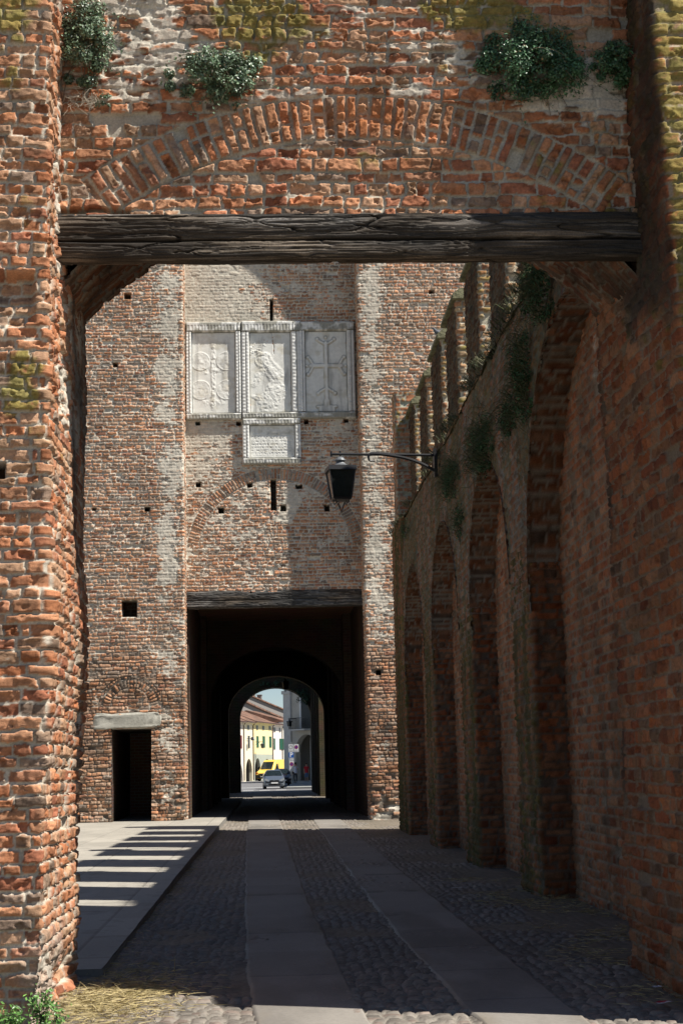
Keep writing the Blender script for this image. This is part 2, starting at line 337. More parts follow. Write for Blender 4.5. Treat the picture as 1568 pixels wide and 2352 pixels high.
# ---- arch wall over the lintel
CXA, CZA, RI, RO = .68, 3.14, 3.04, 3.38
def f_arch(u, z, x, y):
    th_ok = lambda th: (th > math.atan2(5.6-CZA, 2.52-CXA)-.0) & (th < math.atan2(5.6-CZA, -1.12-CXA))
    moss = .0 + blob(x, z, .02, 7.12, .42, .30, .95) + blob(x, z, 1.5, 7.2, .5, .16, .9) + blob(x, z, 1.8, 6.9, .8, .25, .35) + blob(x, z, .4, 6.0, .6, .16, .35) + .30*sst(1.4, 2.3, x)*sst(6.6, 6.0, z)
    lime = .04 + blob(x, z, -.85, 7.22, .5, .10, .45) + blob(x, z, .75, 7.22, .28, .14, .4) + .20*sst(6.3, 6.5, z)*sst(.6, .2, np.abs(z-6.75)) + blob(x, z, 2.4, 6.5, .4, .4, .22) - .2*sst(5.95, 5.8, z)
    black = blob(x, z, -.15, 6.25, .12, .12, .55) + blob(x, z, 2.7, 6.6, .2, 1.2, .35)
    h, c = masonry(x, z, 5, ch=.094, L=.25, erode=.6, prot=.028, jit=.015, miss=.018, lime=lime, limek=.12, moss=moss, black=black, rag=.010, mort=.009,
                   rings=[(CXA, CZA, RI, RO, th_ok)], mcol=(.46, .42, .34))
    r = np.hypot(x-CXA, z-CZA); th = np.arctan2(z-CZA, x-CXA)
    inside = sst(RI+.01, RI-.01, r)*sst(5.6, 5.7, z)
    groove = sst(.025, .0, np.abs(r-RI))*sst(-.1, -.4, x)*.02
    # eroded crown bricks, hollow under the left springing
    er = blob(x, z, .65, 6.35, .7, .14, .03)*(hsh(np.floor(th*34), np.floor((r-RI)*8), 9))
    c = lerp(c, np.array([.46, .16, .05])*np.ones(3), (blob(x, z, .7, 6.33, .6, .12, .55))[..., None])
    gap = .07*sst(0, .02, box_dist(x, z+.02*(vn(x*9, z*3, 8)-.5), -1.6, -.95, 5.60, 5.66))
    return h - .012*inside*(1-sst(5.62, 5.9, z)*0) - groove - er - gap + .03*(fbm(x*1.1, z*1.4, 66, 3)-.5)*2, c, no_keep(u)
A = Acc(); wall(A, Path([(-1.62, 10.9), (2.92, 10.9)], side=-1), 5.58, 9.0, .0085, .0085, 5, f_arch)
A.build('arch_wall', MB, gate)
bm = bmesh.new(); bx(bm, -1.7, 3.0, 10.98, 11.25, 5.60, 9.0); bm_obj('masonry_core', bm, MCORE, gate, world=True)
# ---- timber lintel (two baulks, weathered)
def timber(name, x0, x1, yf, yb, z0, z1, crack, seed, parent, du=.009, dz=.0045, knots=(), tone=1., sag=0.):
    P = []; A = Acc()
    hgt = z1-z0; dep = yb-yf; per = hgt + dep*2 + hgt
    us = np.linspace(x0, x1, int((x1-x0)/du)+1); ts = np.linspace(0, hgt+dep*2, int((hgt+dep*2)/dz)+1)
    U, T = np.meshgrid(us, ts, indexing='ij')
    # unrolled section: top (yb->yf), front (z1->z0), bottom (yf->yb)
    t1 = dep; t2 = dep+hgt
    y = np.where(T < t1, yb-T, np.where(T < t2, yf, yf+(T-t2))); z = np.where(T < t1, z1, np.where(T < t2, z1-(T-t1), z0))
    ny = np.where((T > t1) & (T < t2), -1., 0.); nz = np.where(T <= t1, 1., np.where(T >= t2, -1., 0.))
    rb = .03; a = sst(t1-rb, t1+rb, T); b = sst(t2-rb, t2+rb, T)
    ny = -(a*(1-b)); nz = (1-a) - b; l = np.hypot(ny, nz)+1e-6; ny /= l; nz /= l
    rnd = .02*(np.exp(-((T-t1)/.03)**2)+np.exp(-((T-t2)/.03)**2))
    w = T + .03*(fbm(U*.9, T*3, seed, 3)-.5)*2 + .015*(fbm(U*3, T*6, seed+1, 3)-.5)*2
    kn = np.zeros_like(U)
    for (kx, kz, kr) in knots:
        kt = t1+(z1-kz); dx = (U-kx); dt = T-kt; rr = np.hypot(dx*.45, dt)
        w = w + kr*.9*np.sign(dt)*np.exp(-(rr/kr)**2)*.9; kn = np.maximum(kn, sst(kr*.32, kr*.2, np.hypot(dx*.6, dt)))
    g1 = fbm(U*1.3, w*75, seed+2, 3); g2 = fbm(U*2.6, w*170, seed+3, 2); rid = 1-np.abs(2*g1-1)
    h = -.010*sst(.8, .97, rid) + .007*(g2-.5) + .012*(fbm(U*1.2, w*18, seed+4, 3)-.5)*2
    split = fbm(U*.7, w*12, seed+5, 2); h -= .022*sst(.014, .0, np.abs(split-.5)); sp2 = fbm(U*1.1, w*22, seed+8, 2); h -= .010*sst(.02, .0, np.abs(sp2-.45))
    if crack is not None:
        ct = t1 + (z1-crack) + .012*(fbm(U*1.1, U*0, seed+6, 4)-.5)*2; h -= .035*sst(.014, .003, np.abs(T-ct)); h += .012*sst(.0, .1, ct-T)
    h -= kn*.012 + rnd
    lum = .03 + .10*sst(.35, .75, g1)*sst(.3, .7, fbm(U*2, T*8, seed+7, 3)) + .12*sst(.52, .8, g2)*sst(.35, .65, fbm(U*1.5, T*6, seed+9, 3))
    c = lum[..., None]*lerp(np.array([1.0, .95, .88]), np.array([1.0, .80, .60]), sst(.45, .7, fbm(U*.9, T*3, seed+10, 3))[..., None])*tone
    c = c*(1-.8*sst(.014, .0, np.abs(split-.5)))[..., None]
    c = lerp(c, np.array([.02, .017, .013]), (kn*.6)[..., None])
    if crack is not None: c = lerp(c, np.array([.01, .009, .008]), (.9*sst(.012, .003, np.abs(T-ct)))[..., None])
    sg = sag*(1-((U-(x0+x1)/2)/((x1-x0)/2))**2)
    A.grid(np.stack([U, y+ny*h, z+nz*h-sg], -1), c)
    o = A.build(name, MWOOD, parent)
    return o
ks = [xz(x, y, 10.85)[0::1] for x, y in ((586, 510), (840, 520), (1075, 505), (320, 570), (1105, 570), (1140, 515), (430, 580), (700, 590), (930, 578), (1250, 590))]
timber('timber_lintel', -1.56, 2.90, 10.84, 10.975, 5.245, 5.585, 5.385, 300, gate, tone=1.4, knots=[(k[0], k[1], .03) for k in ks])
# ---- inner arch of the gate, behind the lintel: springers visible at both haunches
mx = (LX+RX)/2; hw = (RX-LX)/2; zs, rise = 5.22, .95; Ra = (hw*hw+rise*rise)/(2*rise); zc = zs+rise-Ra; ta = math.asin(hw/Ra)
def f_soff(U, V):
    h, c = masonry(U*Ra, V, 41, ch=.1, L=.26, limek=.1, black=.62+0*U, erode=.4, prot=.016, tone=.5)  # soffit blackened in its colour to deepen the shade under the arch
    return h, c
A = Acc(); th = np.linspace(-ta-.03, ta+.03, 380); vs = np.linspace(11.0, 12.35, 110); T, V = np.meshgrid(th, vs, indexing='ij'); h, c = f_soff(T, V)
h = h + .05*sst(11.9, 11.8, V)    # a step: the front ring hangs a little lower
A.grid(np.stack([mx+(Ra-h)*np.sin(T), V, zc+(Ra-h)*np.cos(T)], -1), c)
def f_back(u, z, x, y):
    h, c = masonry(x, z, 43, ch=.1, L=.26, limek=.05, tone=.7, black=.4+0*u, rings=[(mx, zc, Ra, Ra+.28, lambda th: th > 0)])
    return h, c, np.hypot(x-mx, z-zc) > Ra-.015
for Yp, sd in ((11.8, -1), (12.35, 1)): wall(A, Path([(-1.7, Yp), (3.0, Yp)], side=sd), 5.1, 9.0, .03, .025, 43, f_back)
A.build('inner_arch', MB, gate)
bm = bmesh.new(); bx(bm, -1.6, 2.95, 11.28, 12.3, 8.6, 8.98); bx(bm, -1.6, 2.95, 11.88, 12.3, 6.35, 8.55); bm_obj('masonry_core', bm, MCORE, gate, world=True)

# ================================================================== TOWER FACADE
YF, DR = 46.5, 1.02; YB = YF+DR
TXL, TXR = -2.49, 2.94
tower = thing('gate_tower', 'tall brick gate tower with a deep central recess, marble panels and dark road passage', 'tower', (0.2, YF, 0))
TH = []   # putlog holes on facade: (x,z,half w,half h)
for (x, y, a, b) in ((293, 680, 8, 8), (265, 838, 6, 6), (338, 1170, 7, 6), (990, 670, 7, 5), (868, 1545, 6, 6), (193, 1370, 0, 0), (216, 1170, 5, 4), (957, 1080, 5, 4)):
    X, Zz = xz(x, y, YF); TH.append((X, Zz, a/76.8, b/76.8))
TB = []
for (x, y, a, b) in ((456, 1113, 6, 6), (573, 1114, 6, 6), (508, 1172, 7, 7), (686, 1118, 8, 5), (750, 1167, 7, 8), (455, 972, 6, 5), (548, 972, 6, 5), (703, 968, 5, 6), (794, 966, 6, 5), (628, 1137, 7, 37), (650, 1167, 7, 8), (623, 712, 4, 28)):
    X, Zz = xz(x, y, YB); TB.append((X, Zz, a/75., b/75.))
dL, dT = xz(257, 1677, YF); dR, _ = xz(347, 1677, YF); dB = .12
wx0, wz1 = xz(279, 1378, YF); wx1, wz0 = xz(315, 1417, YF)
RGX, RGZ, RGR = .28, 8.02, 2.75
lnL, lnT = xz(213, 1638, YF); lnR, lnB = xz(370, 1674, YF); DCX = (dL+dR)/2-.03
PASS_T = 6.42; LINT0, LINT1 = 6.44, 6.92
def f_tower(u, z, x, y):
    rec = (y > YF+.02) & (y < YB+.1) & (x > TXL-.1) & (x < TXR+.1); deep = y > YB-.06
    xf = xz(380, 900, YF)[0]
    lime = .03 + .40*np.exp(-((x+2.95)/.42)**2)*(.45+.55*sst(6.0, 9.5, z))*sst(.3, .6, fbm(x*.8, z*.35, 501, 3)+.25) + blob(x, z, -2.9, 7.7, .4, .45, .2) \
        + .36*np.exp(-((x-3.35)/.4)**2)*sst(4.2, 7, z) + np.where(deep, .16 + .25*sst(.0, -1.2, x)*sst(11, 14.5, z) + .12*sst(.5, -.5, x)*sst(9, 11, z) + blob(x, z, .75, 9.7, .22, .45, .5) - .1*sst(9, 8, z), 0) \
        + blob(x, z, 3.5, 2.2, .4, .3, .3)
    moss = -.2 + .3*sst(3.5, 6.0, x)*sst(10, 14, z) + np.where(deep & (z > 14.5), .0, 0)
    erode = .35
    rings = [(RGX, RGZ, RGR-.36, RGR, lambda th: (th > .14) & (th < math.pi-.14))]
    ringd = [(DCX, lnT+.12, .60, .83, lambda th: (th > .05) & (th < math.pi-.05)), (DCX, lnT+.12, .86, .95, lambda th: (th > .05) & (th < math.pi-.05))]
    ss = np.where(deep, 0, 0)
    h, c = masonry(x + np.where(deep, 31., 0) + (y-YF), z, 51, ch=.105, L=.29, mort=.018, rag=.010, erode=erode, prot=.030, jit=.014, miss=.012+.09*sst(2.0, .5, z)*(y < YF+.3), limek=.19, lime=lime, moss=moss,
                   rings=[(RGX+31+DR, r[1], r[2], r[3], r[4]) for r in rings]+ringd, mcol=(.64, .585, .48), pal=PALT, mdark=(~deep)*.85*sst(5.6, 4.2, z+.9*(fbm(x*.9, z*.9, 65, 3)-.5)*2)*sst(.3, .5, fbm(x*1.5, z*1.8, 66, 3)+.12))
    low = sst(4.6, 3.6, z)*(~deep)    # lower courses raked out: deep dark joints, rougher
    h = h + low*(.03*(fbm(x*2.2, z*2.5, 61, 4)-.5)*2 + .0) + .02*(fbm(x*.7, z*.7, 62, 3)-.5)*2
    foot = sst(1.9, .4, z)*(~deep); h = h + foot*(.16*(fbm(x*2.2+5, z*1.9, 63, 4)-.5)) - .05*foot*sst(.6, .75, fbm(x*4, z*5, 67, 3))
    c = c*(1-.32*low*sst(.45, .7, fbm(x*2, z*2, 64, 3)))[..., None]
    keep = np.ones(u.shape, bool); hole = np.zeros(u.shape)
    jx = x+.02*(vn(z*12, x*5, 71)-.5); jz = z+.02*(vn(x*12, z*5, 72)-.5)
    for (X, Zz, a, b) in TH: hole = np.maximum(hole, (~deep)*sst(0, .02, box_dist(jx, jz, X-a, X+a, Zz-b, Zz+b)))
    for (X, Zz, a, b) in TB: hole = np.maximum(hole, deep*sst(0, .02, box_dist(jx, jz, X-a, X+a, Zz-b, Zz+b)))
    hole = np.maximum(hole, (~deep)*sst(0, .03, box_dist(jx, jz, wx0, wx1, wz0, wz1)))
    wd = (~deep)*sst(0, .03, box_dist(jx, jz, wx0, wx1, wz0, wz1)); h = h - .35*hole - .4*wd; c = lerp(c, c*.15, hole[..., None])  # hole interiors also darkened in colour, for the shade inside them
    keep &= ~((~rec) & (jx > dL) & (jx < dR) & (z < dT+.0) & (y < YF+.02))
    keep &= ~(deep & (x > TXL+.0) & (x < TXR-.0) & (z < LINT1-.02) & (y > YB-.03))
    return h, c, keep
PALT = 1.1*np.array([(.47, .27, .165), (.43, .225, .13), (.48, .245, .135), (.42, .27, .185), (.36, .175, .11), (.46, .30, .20), (.27, .21, .165), (.45, .21, .11)])
pt = Path([(-7.2, YF), (TXL, YF), (TXL, YB), (TXR, YB), (TXR, YF), (8.2, YF)], r=.04, side=-1)
A = Acc(); wall(A, pt, -.05, 19.2, .0215, .019, 51, f_tower); A.build('facade', MBF, tower)
# arched head of the recess (above the picture's edge; it throws the slanting shade inside the recess)
bm = bmesh.new(); zsp = 18.35; n = 24; cxr = (TXL+TXR)/2; rr_ = (TXR-TXL)/2
arc = [(cxr+rr_*math.cos(math.pi*k/n), zsp+rr_*math.sin(math.pi*k/n)) for k in range(n+1)]
prism(bm, [(TXR+.0, zsp)] + arc[1:-1] + [(TXL, zsp), (TXL, 24), (TXR, 24)], 'y', YF+.01, YB)
bx(bm, -14, TXL-.02, YF+.06, YF+4, 19.1, 24.5); bx(bm, TXR+.02, 14, YF+.06, YF+4, 19.1, 24.5)
bm_obj('recess_arch', bm, MCORE, tower, world=True)
bm = bmesh.new()   # the body of the tower behind its skin, with the passage left open
bx(bm, -14, dL-.12, YF+.85, 62, -.1, 19.1); bx(bm, dR+.12, TXL-.15, YF+.5, 62, -.1, 19.1); bx(bm, dL-.12, dR+.12, YF+.85, 62, dT+.3, 19.1)
bx(bm, dL-.12, dR+.12, YF+6, 62, -.1, dT+.3)
bx(bm, TXR+.15, 14, YF+.6, 62, -.1, 19.1); bx(bm, TXL-.15, TXR+.15, YB+.5, 62, LINT1+.1, 19.1)
bx(bm, -14, -7.1, YF-.01, YF+.85, -.1, 19.1); bx(bm, 8.1, 14, YF-.01, YF+.6, -.1, 19.1)
bm_obj('tower_body', bm, MCORE, tower, world=True)
bm = bmesh.new()   # door embrasure
for a, b in ((dL-.11, dL), (dR, dR+.11)): bx(bm, a, b, YF+.02, YF+6, .0, dT+.1)
bx(bm, dL-.11, dR+.11, YF+.02, YF+6, dT+.02, dT+.28)
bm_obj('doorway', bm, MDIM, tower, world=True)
# rough stone lintel over the small door
def rock(name, x0, x1, y0, y1, z0, z1, seed, col, m, parent, amp=.02, n=40):
    A = Acc(); a = np.linspace(0, 2*math.pi, n*2); b = np.linspace(-math.pi/2, math.pi/2, n); Aa, Bb = np.meshgrid(a, b, indexing='ij')
    e = .28; sg = lambda v, p: np.sign(v)*np.abs(v)**p
    X = sg(np.cos(Bb), e)*sg(np.cos(Aa), e); Y = sg(np.cos(Bb), e)*sg(np.sin(Aa), e); Z = sg(np.sin(Bb), e)
    d = amp*(fbm(X*3+Y*2+5, Z*3+Y*1.7, seed, 4)-.5)*2
    P = np.stack([(x0+x1)/2+X*((x1-x0)/2+d), (y0+y1)/2+Y*((y1-y0)/2+d), (z0+z1)/2+Z*((z1-z0)/2+d)], -1)
    c = np.array(col)*(.7+.6*fbm(X*9+Y*3, Z*7+Y*4, seed+1, 4))[..., None]
    A.grid(P, c); return A.build(name, m, parent)
rock('stone_lintel', lnL, lnR, YF-.07, YF+.3, lnB+.02, lnT-.02, 90, (.42, .40, .34), MBF, tower, amp=.05)
timber('timber_lintel', TXL+.01, TXR-.01, YB-.04, YB+.34, LINT0, LINT1+.03, 6.66, 330, tower, du=.03, dz=.014, tone=1.35, knots=())
# ---- marble panels in their carved frames
FR = .13
def frame_sheet(A, x0, x1, z0, z1, w, seed, sides='LRTB', y0=YB-.02, thick=.16):
    def strip(a0, a1, b0, b1, horiz):
        L = (a1-a0) if horiz else (b1-b0); Wd = (b1-b0) if horiz else (a1-a0)
        n1 = int(L/.022)+2; n2 = max(9, int(Wd/.018)+1)
        s = np.linspace(0, L, n1); t = np.linspace(0, 1, n2); S_, T_ = np.meshgrid(s, t, indexing='ij')
        prof = .5 + .5*np.clip(np.sin(T_*math.pi)*3, 0, 1)
        carve = .010*sst(.35, .5, np.abs(((S_/.10) % 1)-.5)*2*.9)*sst(.30, .22, np.abs(T_-.38)) + .004*(((S_/.07) % 1) < .35)*(T_ > .74)
        joint = sst(.012, .0, np.abs((S_/.95+.5+.3*hsh(seed, 3)) % 1-.5)*.95)*.03
        h = thick*prof - carve*1.2 - joint + .008*(fbm(S_*9, T_*5, seed, 3)-.5)
        h = np.where((T_ < .01) | (T_ > .99) | (S_ < .003) | (S_ > L-.003), 0, h)
        if horiz: P = np.stack([a0+S_, y0-h, b0+T_*Wd], -1)
        else: P = np.stack([a0+T_*Wd, y0-h, b0+S_], -1)
        n = fbm(S_*4, T_*2+seed, seed+3, 4); top = (b1 > z1-.01) and horiz
        c = np.array([.80, .79, .74])*(.72+.4*n)[..., None]
        if top: c = lerp(c, np.array([.20, .19, .14]), (.75*sst(.3, .6, fbm(S_*5, T_*2, seed+5, 4)))[..., None])
        else: c = lerp(c, np.array([.25, .24, .2]), (.6*sst(.6, .8, n))[..., None])
        A.grid(P, c)
    if 'T' in sides: strip(x0, x1, z1-w, z1, True)
    if 'B' in sides: strip(x0, x1, z0, z0+w, True)
    if 'L' in sides: strip(x0, x0+w, z0+w+.003, z1-w-.003, False)
    if 'R' in sides: strip(x1-w, x1, z0+w+.003, z1-w-.003, False)
def seg_d(x, z, ax, az, bx_, bz):
    px, pz = bx_-ax, bz-az; t = np.clip(((x-ax)*px+(z-az)*pz)/(px*px+pz*pz), 0, 1); return np.hypot(x-ax-t*px, z-az-t*pz)
def panel(label, xl, xr, yt, yb, kind, seed):
    x0, z1 = xz(xl, yt, YB); x1, z0 = xz(xr, yb, YB)
    a = np.linspace(x0-.02, x1+.02, int((x1-x0)/.0125)); b = np.linspace(z0-.02, z1+.02, int((z1-z0)/.0125)); X, Z = np.meshgrid(a, b, indexing='ij')
    x = (X-x0)/(x1-x0); z = (Z-z0)/(z1-z0)*1.9      # aspect-true local coordinates, x 0..1, z 0..1.9
    h = np.zeros_like(X)
    if kind == 'quarters':      # four hacked round shields round a worn stem
        for cx, cz, r in ((.2, 1.22, .21), (.78, 1.22, .21), (.2, .55, .22), (.78, .55, .22)):
            d = np.hypot(x-cx, (z-cz)); rough = fbm(x*16, z*16, seed, 4)
            h += (sst(r+.03, r-.04, d)*(.008 + .020*(rough-.5)))
            h += .008*sst(.02, .0, np.abs(d-r))
        h += sst(.07, .02, np.abs(x-.49+.05*(vn(z*6, x, seed)-.5)))*sst(.05, .12, z)*sst(1.75, 1.5, z)*(.01+.035*(fbm(x*20, z*20, seed+2, 3)-.45))
        for zz in (1.0, .28): h += sst(.13, .05, np.abs(z-zz)+.1*np.abs(x-.5))*sst(.3, .2, np.abs(x-.5))*.035*(fbm(x*18, z*14, seed+3, 3)-.4)
    elif kind == 'hacked':      # a large defaced figure
        d = np.minimum(seg_d(x, z, .35, 1.25, .62, .85)-.20, seg_d(x, z, .12, .70, .30, .95)-.09); d = np.minimum(d, seg_d(x, z, .45, .25, .62, .5)-.26)
        d = np.minimum(d, seg_d(x, z, .08, .38, .4, .3)-.06); d = d+.10*(fbm(x*5, z*5, seed, 4)-.5)
        h += sst(.03, -.03, d)*(.012+.026*(fbm(x*22, z*22, seed+1, 4)-.5)) + sst(.05, -.05, d+.12)*.012
        h += .02*sst(.6, .7, fbm(x*9, z*13, seed+4, 3))*sst(1.25, 1.45, z)*sst(.45, .3, x)
        ck = np.abs(x-.56-.12*(1.75-z)+.03*(vn(z*9, x*0, seed)-.5)); h -= .035*sst(.012, .003, ck)*sst(1.35, 1.45, z)
    elif kind == 'cross':
        cx, cz = .5, 1.08
        D = [seg_d(x, z, cx, .25, cx, 1.62)-.045, seg_d(x, z, .14, cz, .86, cz)-.045]
        for (ex, ez, dx, dz) in ((cx, 1.62, 0, 1), (cx, .52, 0, -1), (.16, cz, -1, 0), (.84, cz, 1, 0)):
            for sgn in (-1, 1):
                px, pz = -dz*sgn, dx*sgn
                D += [seg_d(x, z, ex-dx*.04, ez-dz*.04, ex+px*.16+dx*.05, ez+pz*.16+dz*.05)-.03, np.hypot(x-(ex+px*.2+dx*.09), z-(ez+pz*.2+dz*.09))-.042]
            D.append(np.hypot(x-(ex+dx*.13), z-(ez+dz*.13))-.035)
        D += [seg_d(x, z, .40, .06, .60, .06)-.10, seg_d(x, z, cx, .06, cx, .25)-.07, seg_d(x, z, .28, .12, .72, .12)-.03]
        d = np.min(D, 0); outline_shade = sst(.03, .0, np.abs(d-.004)); h += sst(.008, -.012, d)*.05 + .006*(fbm(x*9, z*9, seed, 3)-.5)
    elif kind == 'letters':     # worn lines of cut lettering, none of it legible
        zz = (Z-z0)/(z1-z0); row = np.floor(zz*11); fr = (zz*11) % 1
        cell = hsh(np.floor(x*46), row, seed) > .32; cell2 = hsh(np.floor(x*92), np.floor(zz*33), seed+1) > .45
        h -= .010*cell*cell2*sst(.2, .3, fr)*sst(.85, .75, fr)*(zz > .06)*(zz < .78)*(x > .04)*(x < .95)
    h += .006*(fbm(x*7, z*7, seed+7, 4)-.5)
    c = np.array([.80, .785, .72])*(.86+.22*fbm(x*3, z*3, seed+8, 5))[..., None]
    c = lerp(c, np.array([.55, .49, .36]), (.5*sst(.58, .8, fbm(x*4+3, z*5, seed+9, 4)))[..., None])
    c = c*(1-.35*sst(.55, .8, fbm(x*7, z*1.3, seed+11, 4)))[..., None]
    if kind == 'cross': c = lerp(c, np.array([.30, .27, .21]), (.5*outline_shade*(.5+vn(x*9, z*9, seed)))[..., None])  # thin shadow lines round the cross painted as a dark outline
    rim = sst(.022, .008, np.minimum(np.minimum(X-x0, x1-X), np.minimum(Z-z0, z1-Z))); h = h - .02*rim; c = lerp(c, np.array([.10, .09, .07]), (.8*rim)[..., None])
    A = Acc(); A.grid(np.stack([X, YB-.055-h, Z], -1), c); o = A.build('relief_panel' if kind != 'letters' else 'inscription_tablet', MMARB, tower); o['label'] = label
    return o, x0, x1, z0, z1
pan = [panel('hacked marble relief with four worn round shields', 440, 542, 765, 950, 'quarters', 600),
       panel('defaced marble relief with a rough broken figure', 572, 670, 765, 948, 'hacked', 610),
       panel('marble relief of a cross with curling ends', 699, 799, 762, 946, 'cross', 620),
       panel('small marble tablet with worn lines of lettering', 573, 678, 978, 1052, 'letters', 630)]
outer = [(426, 555, 742, 965), (553, 694, 739, 962), (686, 818, 740, 962), (556, 692, 963, 1067)]
for (o, x0, x1, z0, z1), (a, b, c_, d_) in zip(pan, outer):
    X0, Z1 = xz(a, c_, YB); X1, Z0 = xz(b, d_, YB); X0 = max(X0, TXL+.02)
    A = Acc(); w = .15
    wl, wr = x0-X0, X1-x1
    # each frame: four strips butted end to end
    for sd in 'TBLR':
        if sd == 'T': frame_sheet(A, X0, X1, z1-.0, Z1, Z1-z1, 700, 'T')
        if sd == 'B': frame_sheet(A, X0, X1, Z0, z0, z0-Z0, 710, 'B')
    def vstrip(xa, xb, seed):
        n1 = int((z1-z0)/.022)+2; n2 = 12; s = np.linspace(0, z1-z0-.006, n1); t = np.linspace(0, 1, n2); S_, T_ = np.meshgrid(s, t, indexing='ij')
        prof = .55+.45*np.clip(np.sin(T_*math.pi)*3, 0, 1); carve = .010*sst(.3, .5, np.abs(((S_/.11) % 1)-.5)*2*.9)*sst(.22, .14, np.abs(T_-.3)) + .03*sst(.05, .0, np.abs(T_-.55)) + .008*(((S_/.11) % 1) < .4)*(T_ > .7)*(T_ < .9)
        h = .16*prof-carve; h = np.where((T_ < .01) | (T_ > .99), 0, h)
        c = np.array([.80, .79, .74])*(.72+.4*fbm(S_*4, T_*2, seed, 4))[..., None]; c = lerp(c, np.array([.18, .16, .12]), (.75*sst(.035, .01, np.abs(T_-.55)))[..., None]); A.grid(np.stack([xa+T_*(xb-xa), YB-.02-h, z0+.003+S_], -1), c)
    vstrip(X0, x0, 720+int(x0*9)); vstrip(x1, X1, 740+int(x1*7))
    f = A.build('frame', MMARB, o, world=False)
# ---- passage through the tower: side walls, flat then vaulted roof, arches
PX0, PX1 = -2.42, 2.98
bm = bmesh.new()
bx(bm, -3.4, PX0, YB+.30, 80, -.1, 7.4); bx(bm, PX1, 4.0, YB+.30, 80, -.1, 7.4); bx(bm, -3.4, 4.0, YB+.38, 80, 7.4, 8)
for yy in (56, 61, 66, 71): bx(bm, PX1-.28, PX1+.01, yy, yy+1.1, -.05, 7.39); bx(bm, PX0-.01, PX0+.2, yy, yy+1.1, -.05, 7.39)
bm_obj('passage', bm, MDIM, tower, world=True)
def arch_block(name, x0, x1, cx, a, zs, rise, ztop, y0, y1, m, parent):
    bm = bmesh.new(); n = 28
    pts = [(cx+a*math.cos(math.pi*k/n), zs+rise*math.sin(math.pi*k/n)) for k in range(n+1)]
    prism(bm, [(x1, -.05), (x1, ztop), (x0, ztop), (x0, -.05), (cx-a, -.05)] + pts[::-1] + [(cx+a, -.05)], 'y', y0, y1)
    return bm_obj(name, bm, m, parent, world=True)
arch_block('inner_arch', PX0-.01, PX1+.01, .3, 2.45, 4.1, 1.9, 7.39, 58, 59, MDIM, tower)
arch_block('rear_arch', -3.4, 4.0, .36, 2.42, 4.25, 1.9, 8.1, 79.0, 80.2, MMOSSB, tower)

# ================================================================== COURT AND OUTER GATE
og = thing('outer_gate', 'far brick gate with a round arch, green weathered face seen through the dark passage', 'gateway', (.4, 102, 0))
arch_block('arch_wall', -9, 12, .40, 2.30, 4.75, 1.95, 12, 101.5, 103.5, MMOSSB, og)
cw = thing('court_wall', 'dim mossy brick wall with ribs on the right of the court before the far gate', 'wall', (2.9, 84, 0))
bm = bmesh.new(); bx(bm, 2.95, 3.8, 84.2, 101.4, -.05, 15)
for yy in (84.2, 88, 92, 96, 99.6): bx(bm, 2.66, 2.96, yy, yy+1.2, -.05, 14.9)
bm_obj('ribbed_wall', bm, MMOSSB, cw, world=True)
cl = thing('court_side_wall', 'brick wall closing the left side of the court before the far gate', 'wall', (-4.5, 84, 0))
box('plain_wall', -5.6, -4.6, 80.3, 101.4, -.05, 7, MMOSSB, cl, world=True)

# ================================================================== ARCADED RAMPART WALL ON THE RIGHT
XP, XB_, ZL = 3.2, 3.6, 7.45
ramp = thing('rampart_wall', 'long shaded rampart wall with tall blind arches, mossy pilasters and merlons on top', 'wall', (3.6, 26, 0))
PIL = [(12.38, 13.2), (18.75, 20.2), (24.3, 25.8), (30.15, 31.7), (36.3, 39.2)]
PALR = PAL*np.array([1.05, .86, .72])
def f_rw(u, z, x, y):
    yb = (fbm(y*.35, z*.5, 201, 3)-.5)
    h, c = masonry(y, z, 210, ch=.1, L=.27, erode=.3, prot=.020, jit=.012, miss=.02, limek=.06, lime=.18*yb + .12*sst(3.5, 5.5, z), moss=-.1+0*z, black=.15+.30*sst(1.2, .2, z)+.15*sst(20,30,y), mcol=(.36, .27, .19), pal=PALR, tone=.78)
    stk = sst(.45, .7, fbm(y*3.5, z*.5, 253, 4)); c = lerp(c, np.array([.05, .048, .03])*(.6+.8*fbm(y*14, z*3, 254, 3))[..., None], (.3*stk)[..., None])
    return h, c, no_keep(u)
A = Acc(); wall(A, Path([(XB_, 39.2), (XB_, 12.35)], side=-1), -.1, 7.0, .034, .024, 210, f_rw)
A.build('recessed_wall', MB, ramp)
def f_pil(u, z, x, y):
    face = sst(XP+.08, XP+.01, x)
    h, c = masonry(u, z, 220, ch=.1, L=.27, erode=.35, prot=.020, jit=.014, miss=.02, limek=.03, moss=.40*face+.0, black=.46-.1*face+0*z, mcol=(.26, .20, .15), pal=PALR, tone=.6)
    c = lerp(c, np.array([.055, .06, .02])*(.6+.8*fbm(y*14, z*6, 256, 3))[..., None], (face*.7*sst(.35, .6, fbm(y*4, z*.6, 255, 4)))[..., None])
    sw = .015*(fbm(y*1.0, z*.8, 221, 3)-.5)*2 - .06*sst(1.0, .2, z)*0
    return h+sw, c, no_keep(u)
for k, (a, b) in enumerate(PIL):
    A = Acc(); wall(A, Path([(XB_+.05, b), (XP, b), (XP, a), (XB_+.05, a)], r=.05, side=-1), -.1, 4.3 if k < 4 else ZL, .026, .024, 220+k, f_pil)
    A.build('pilaster', MB, ramp)
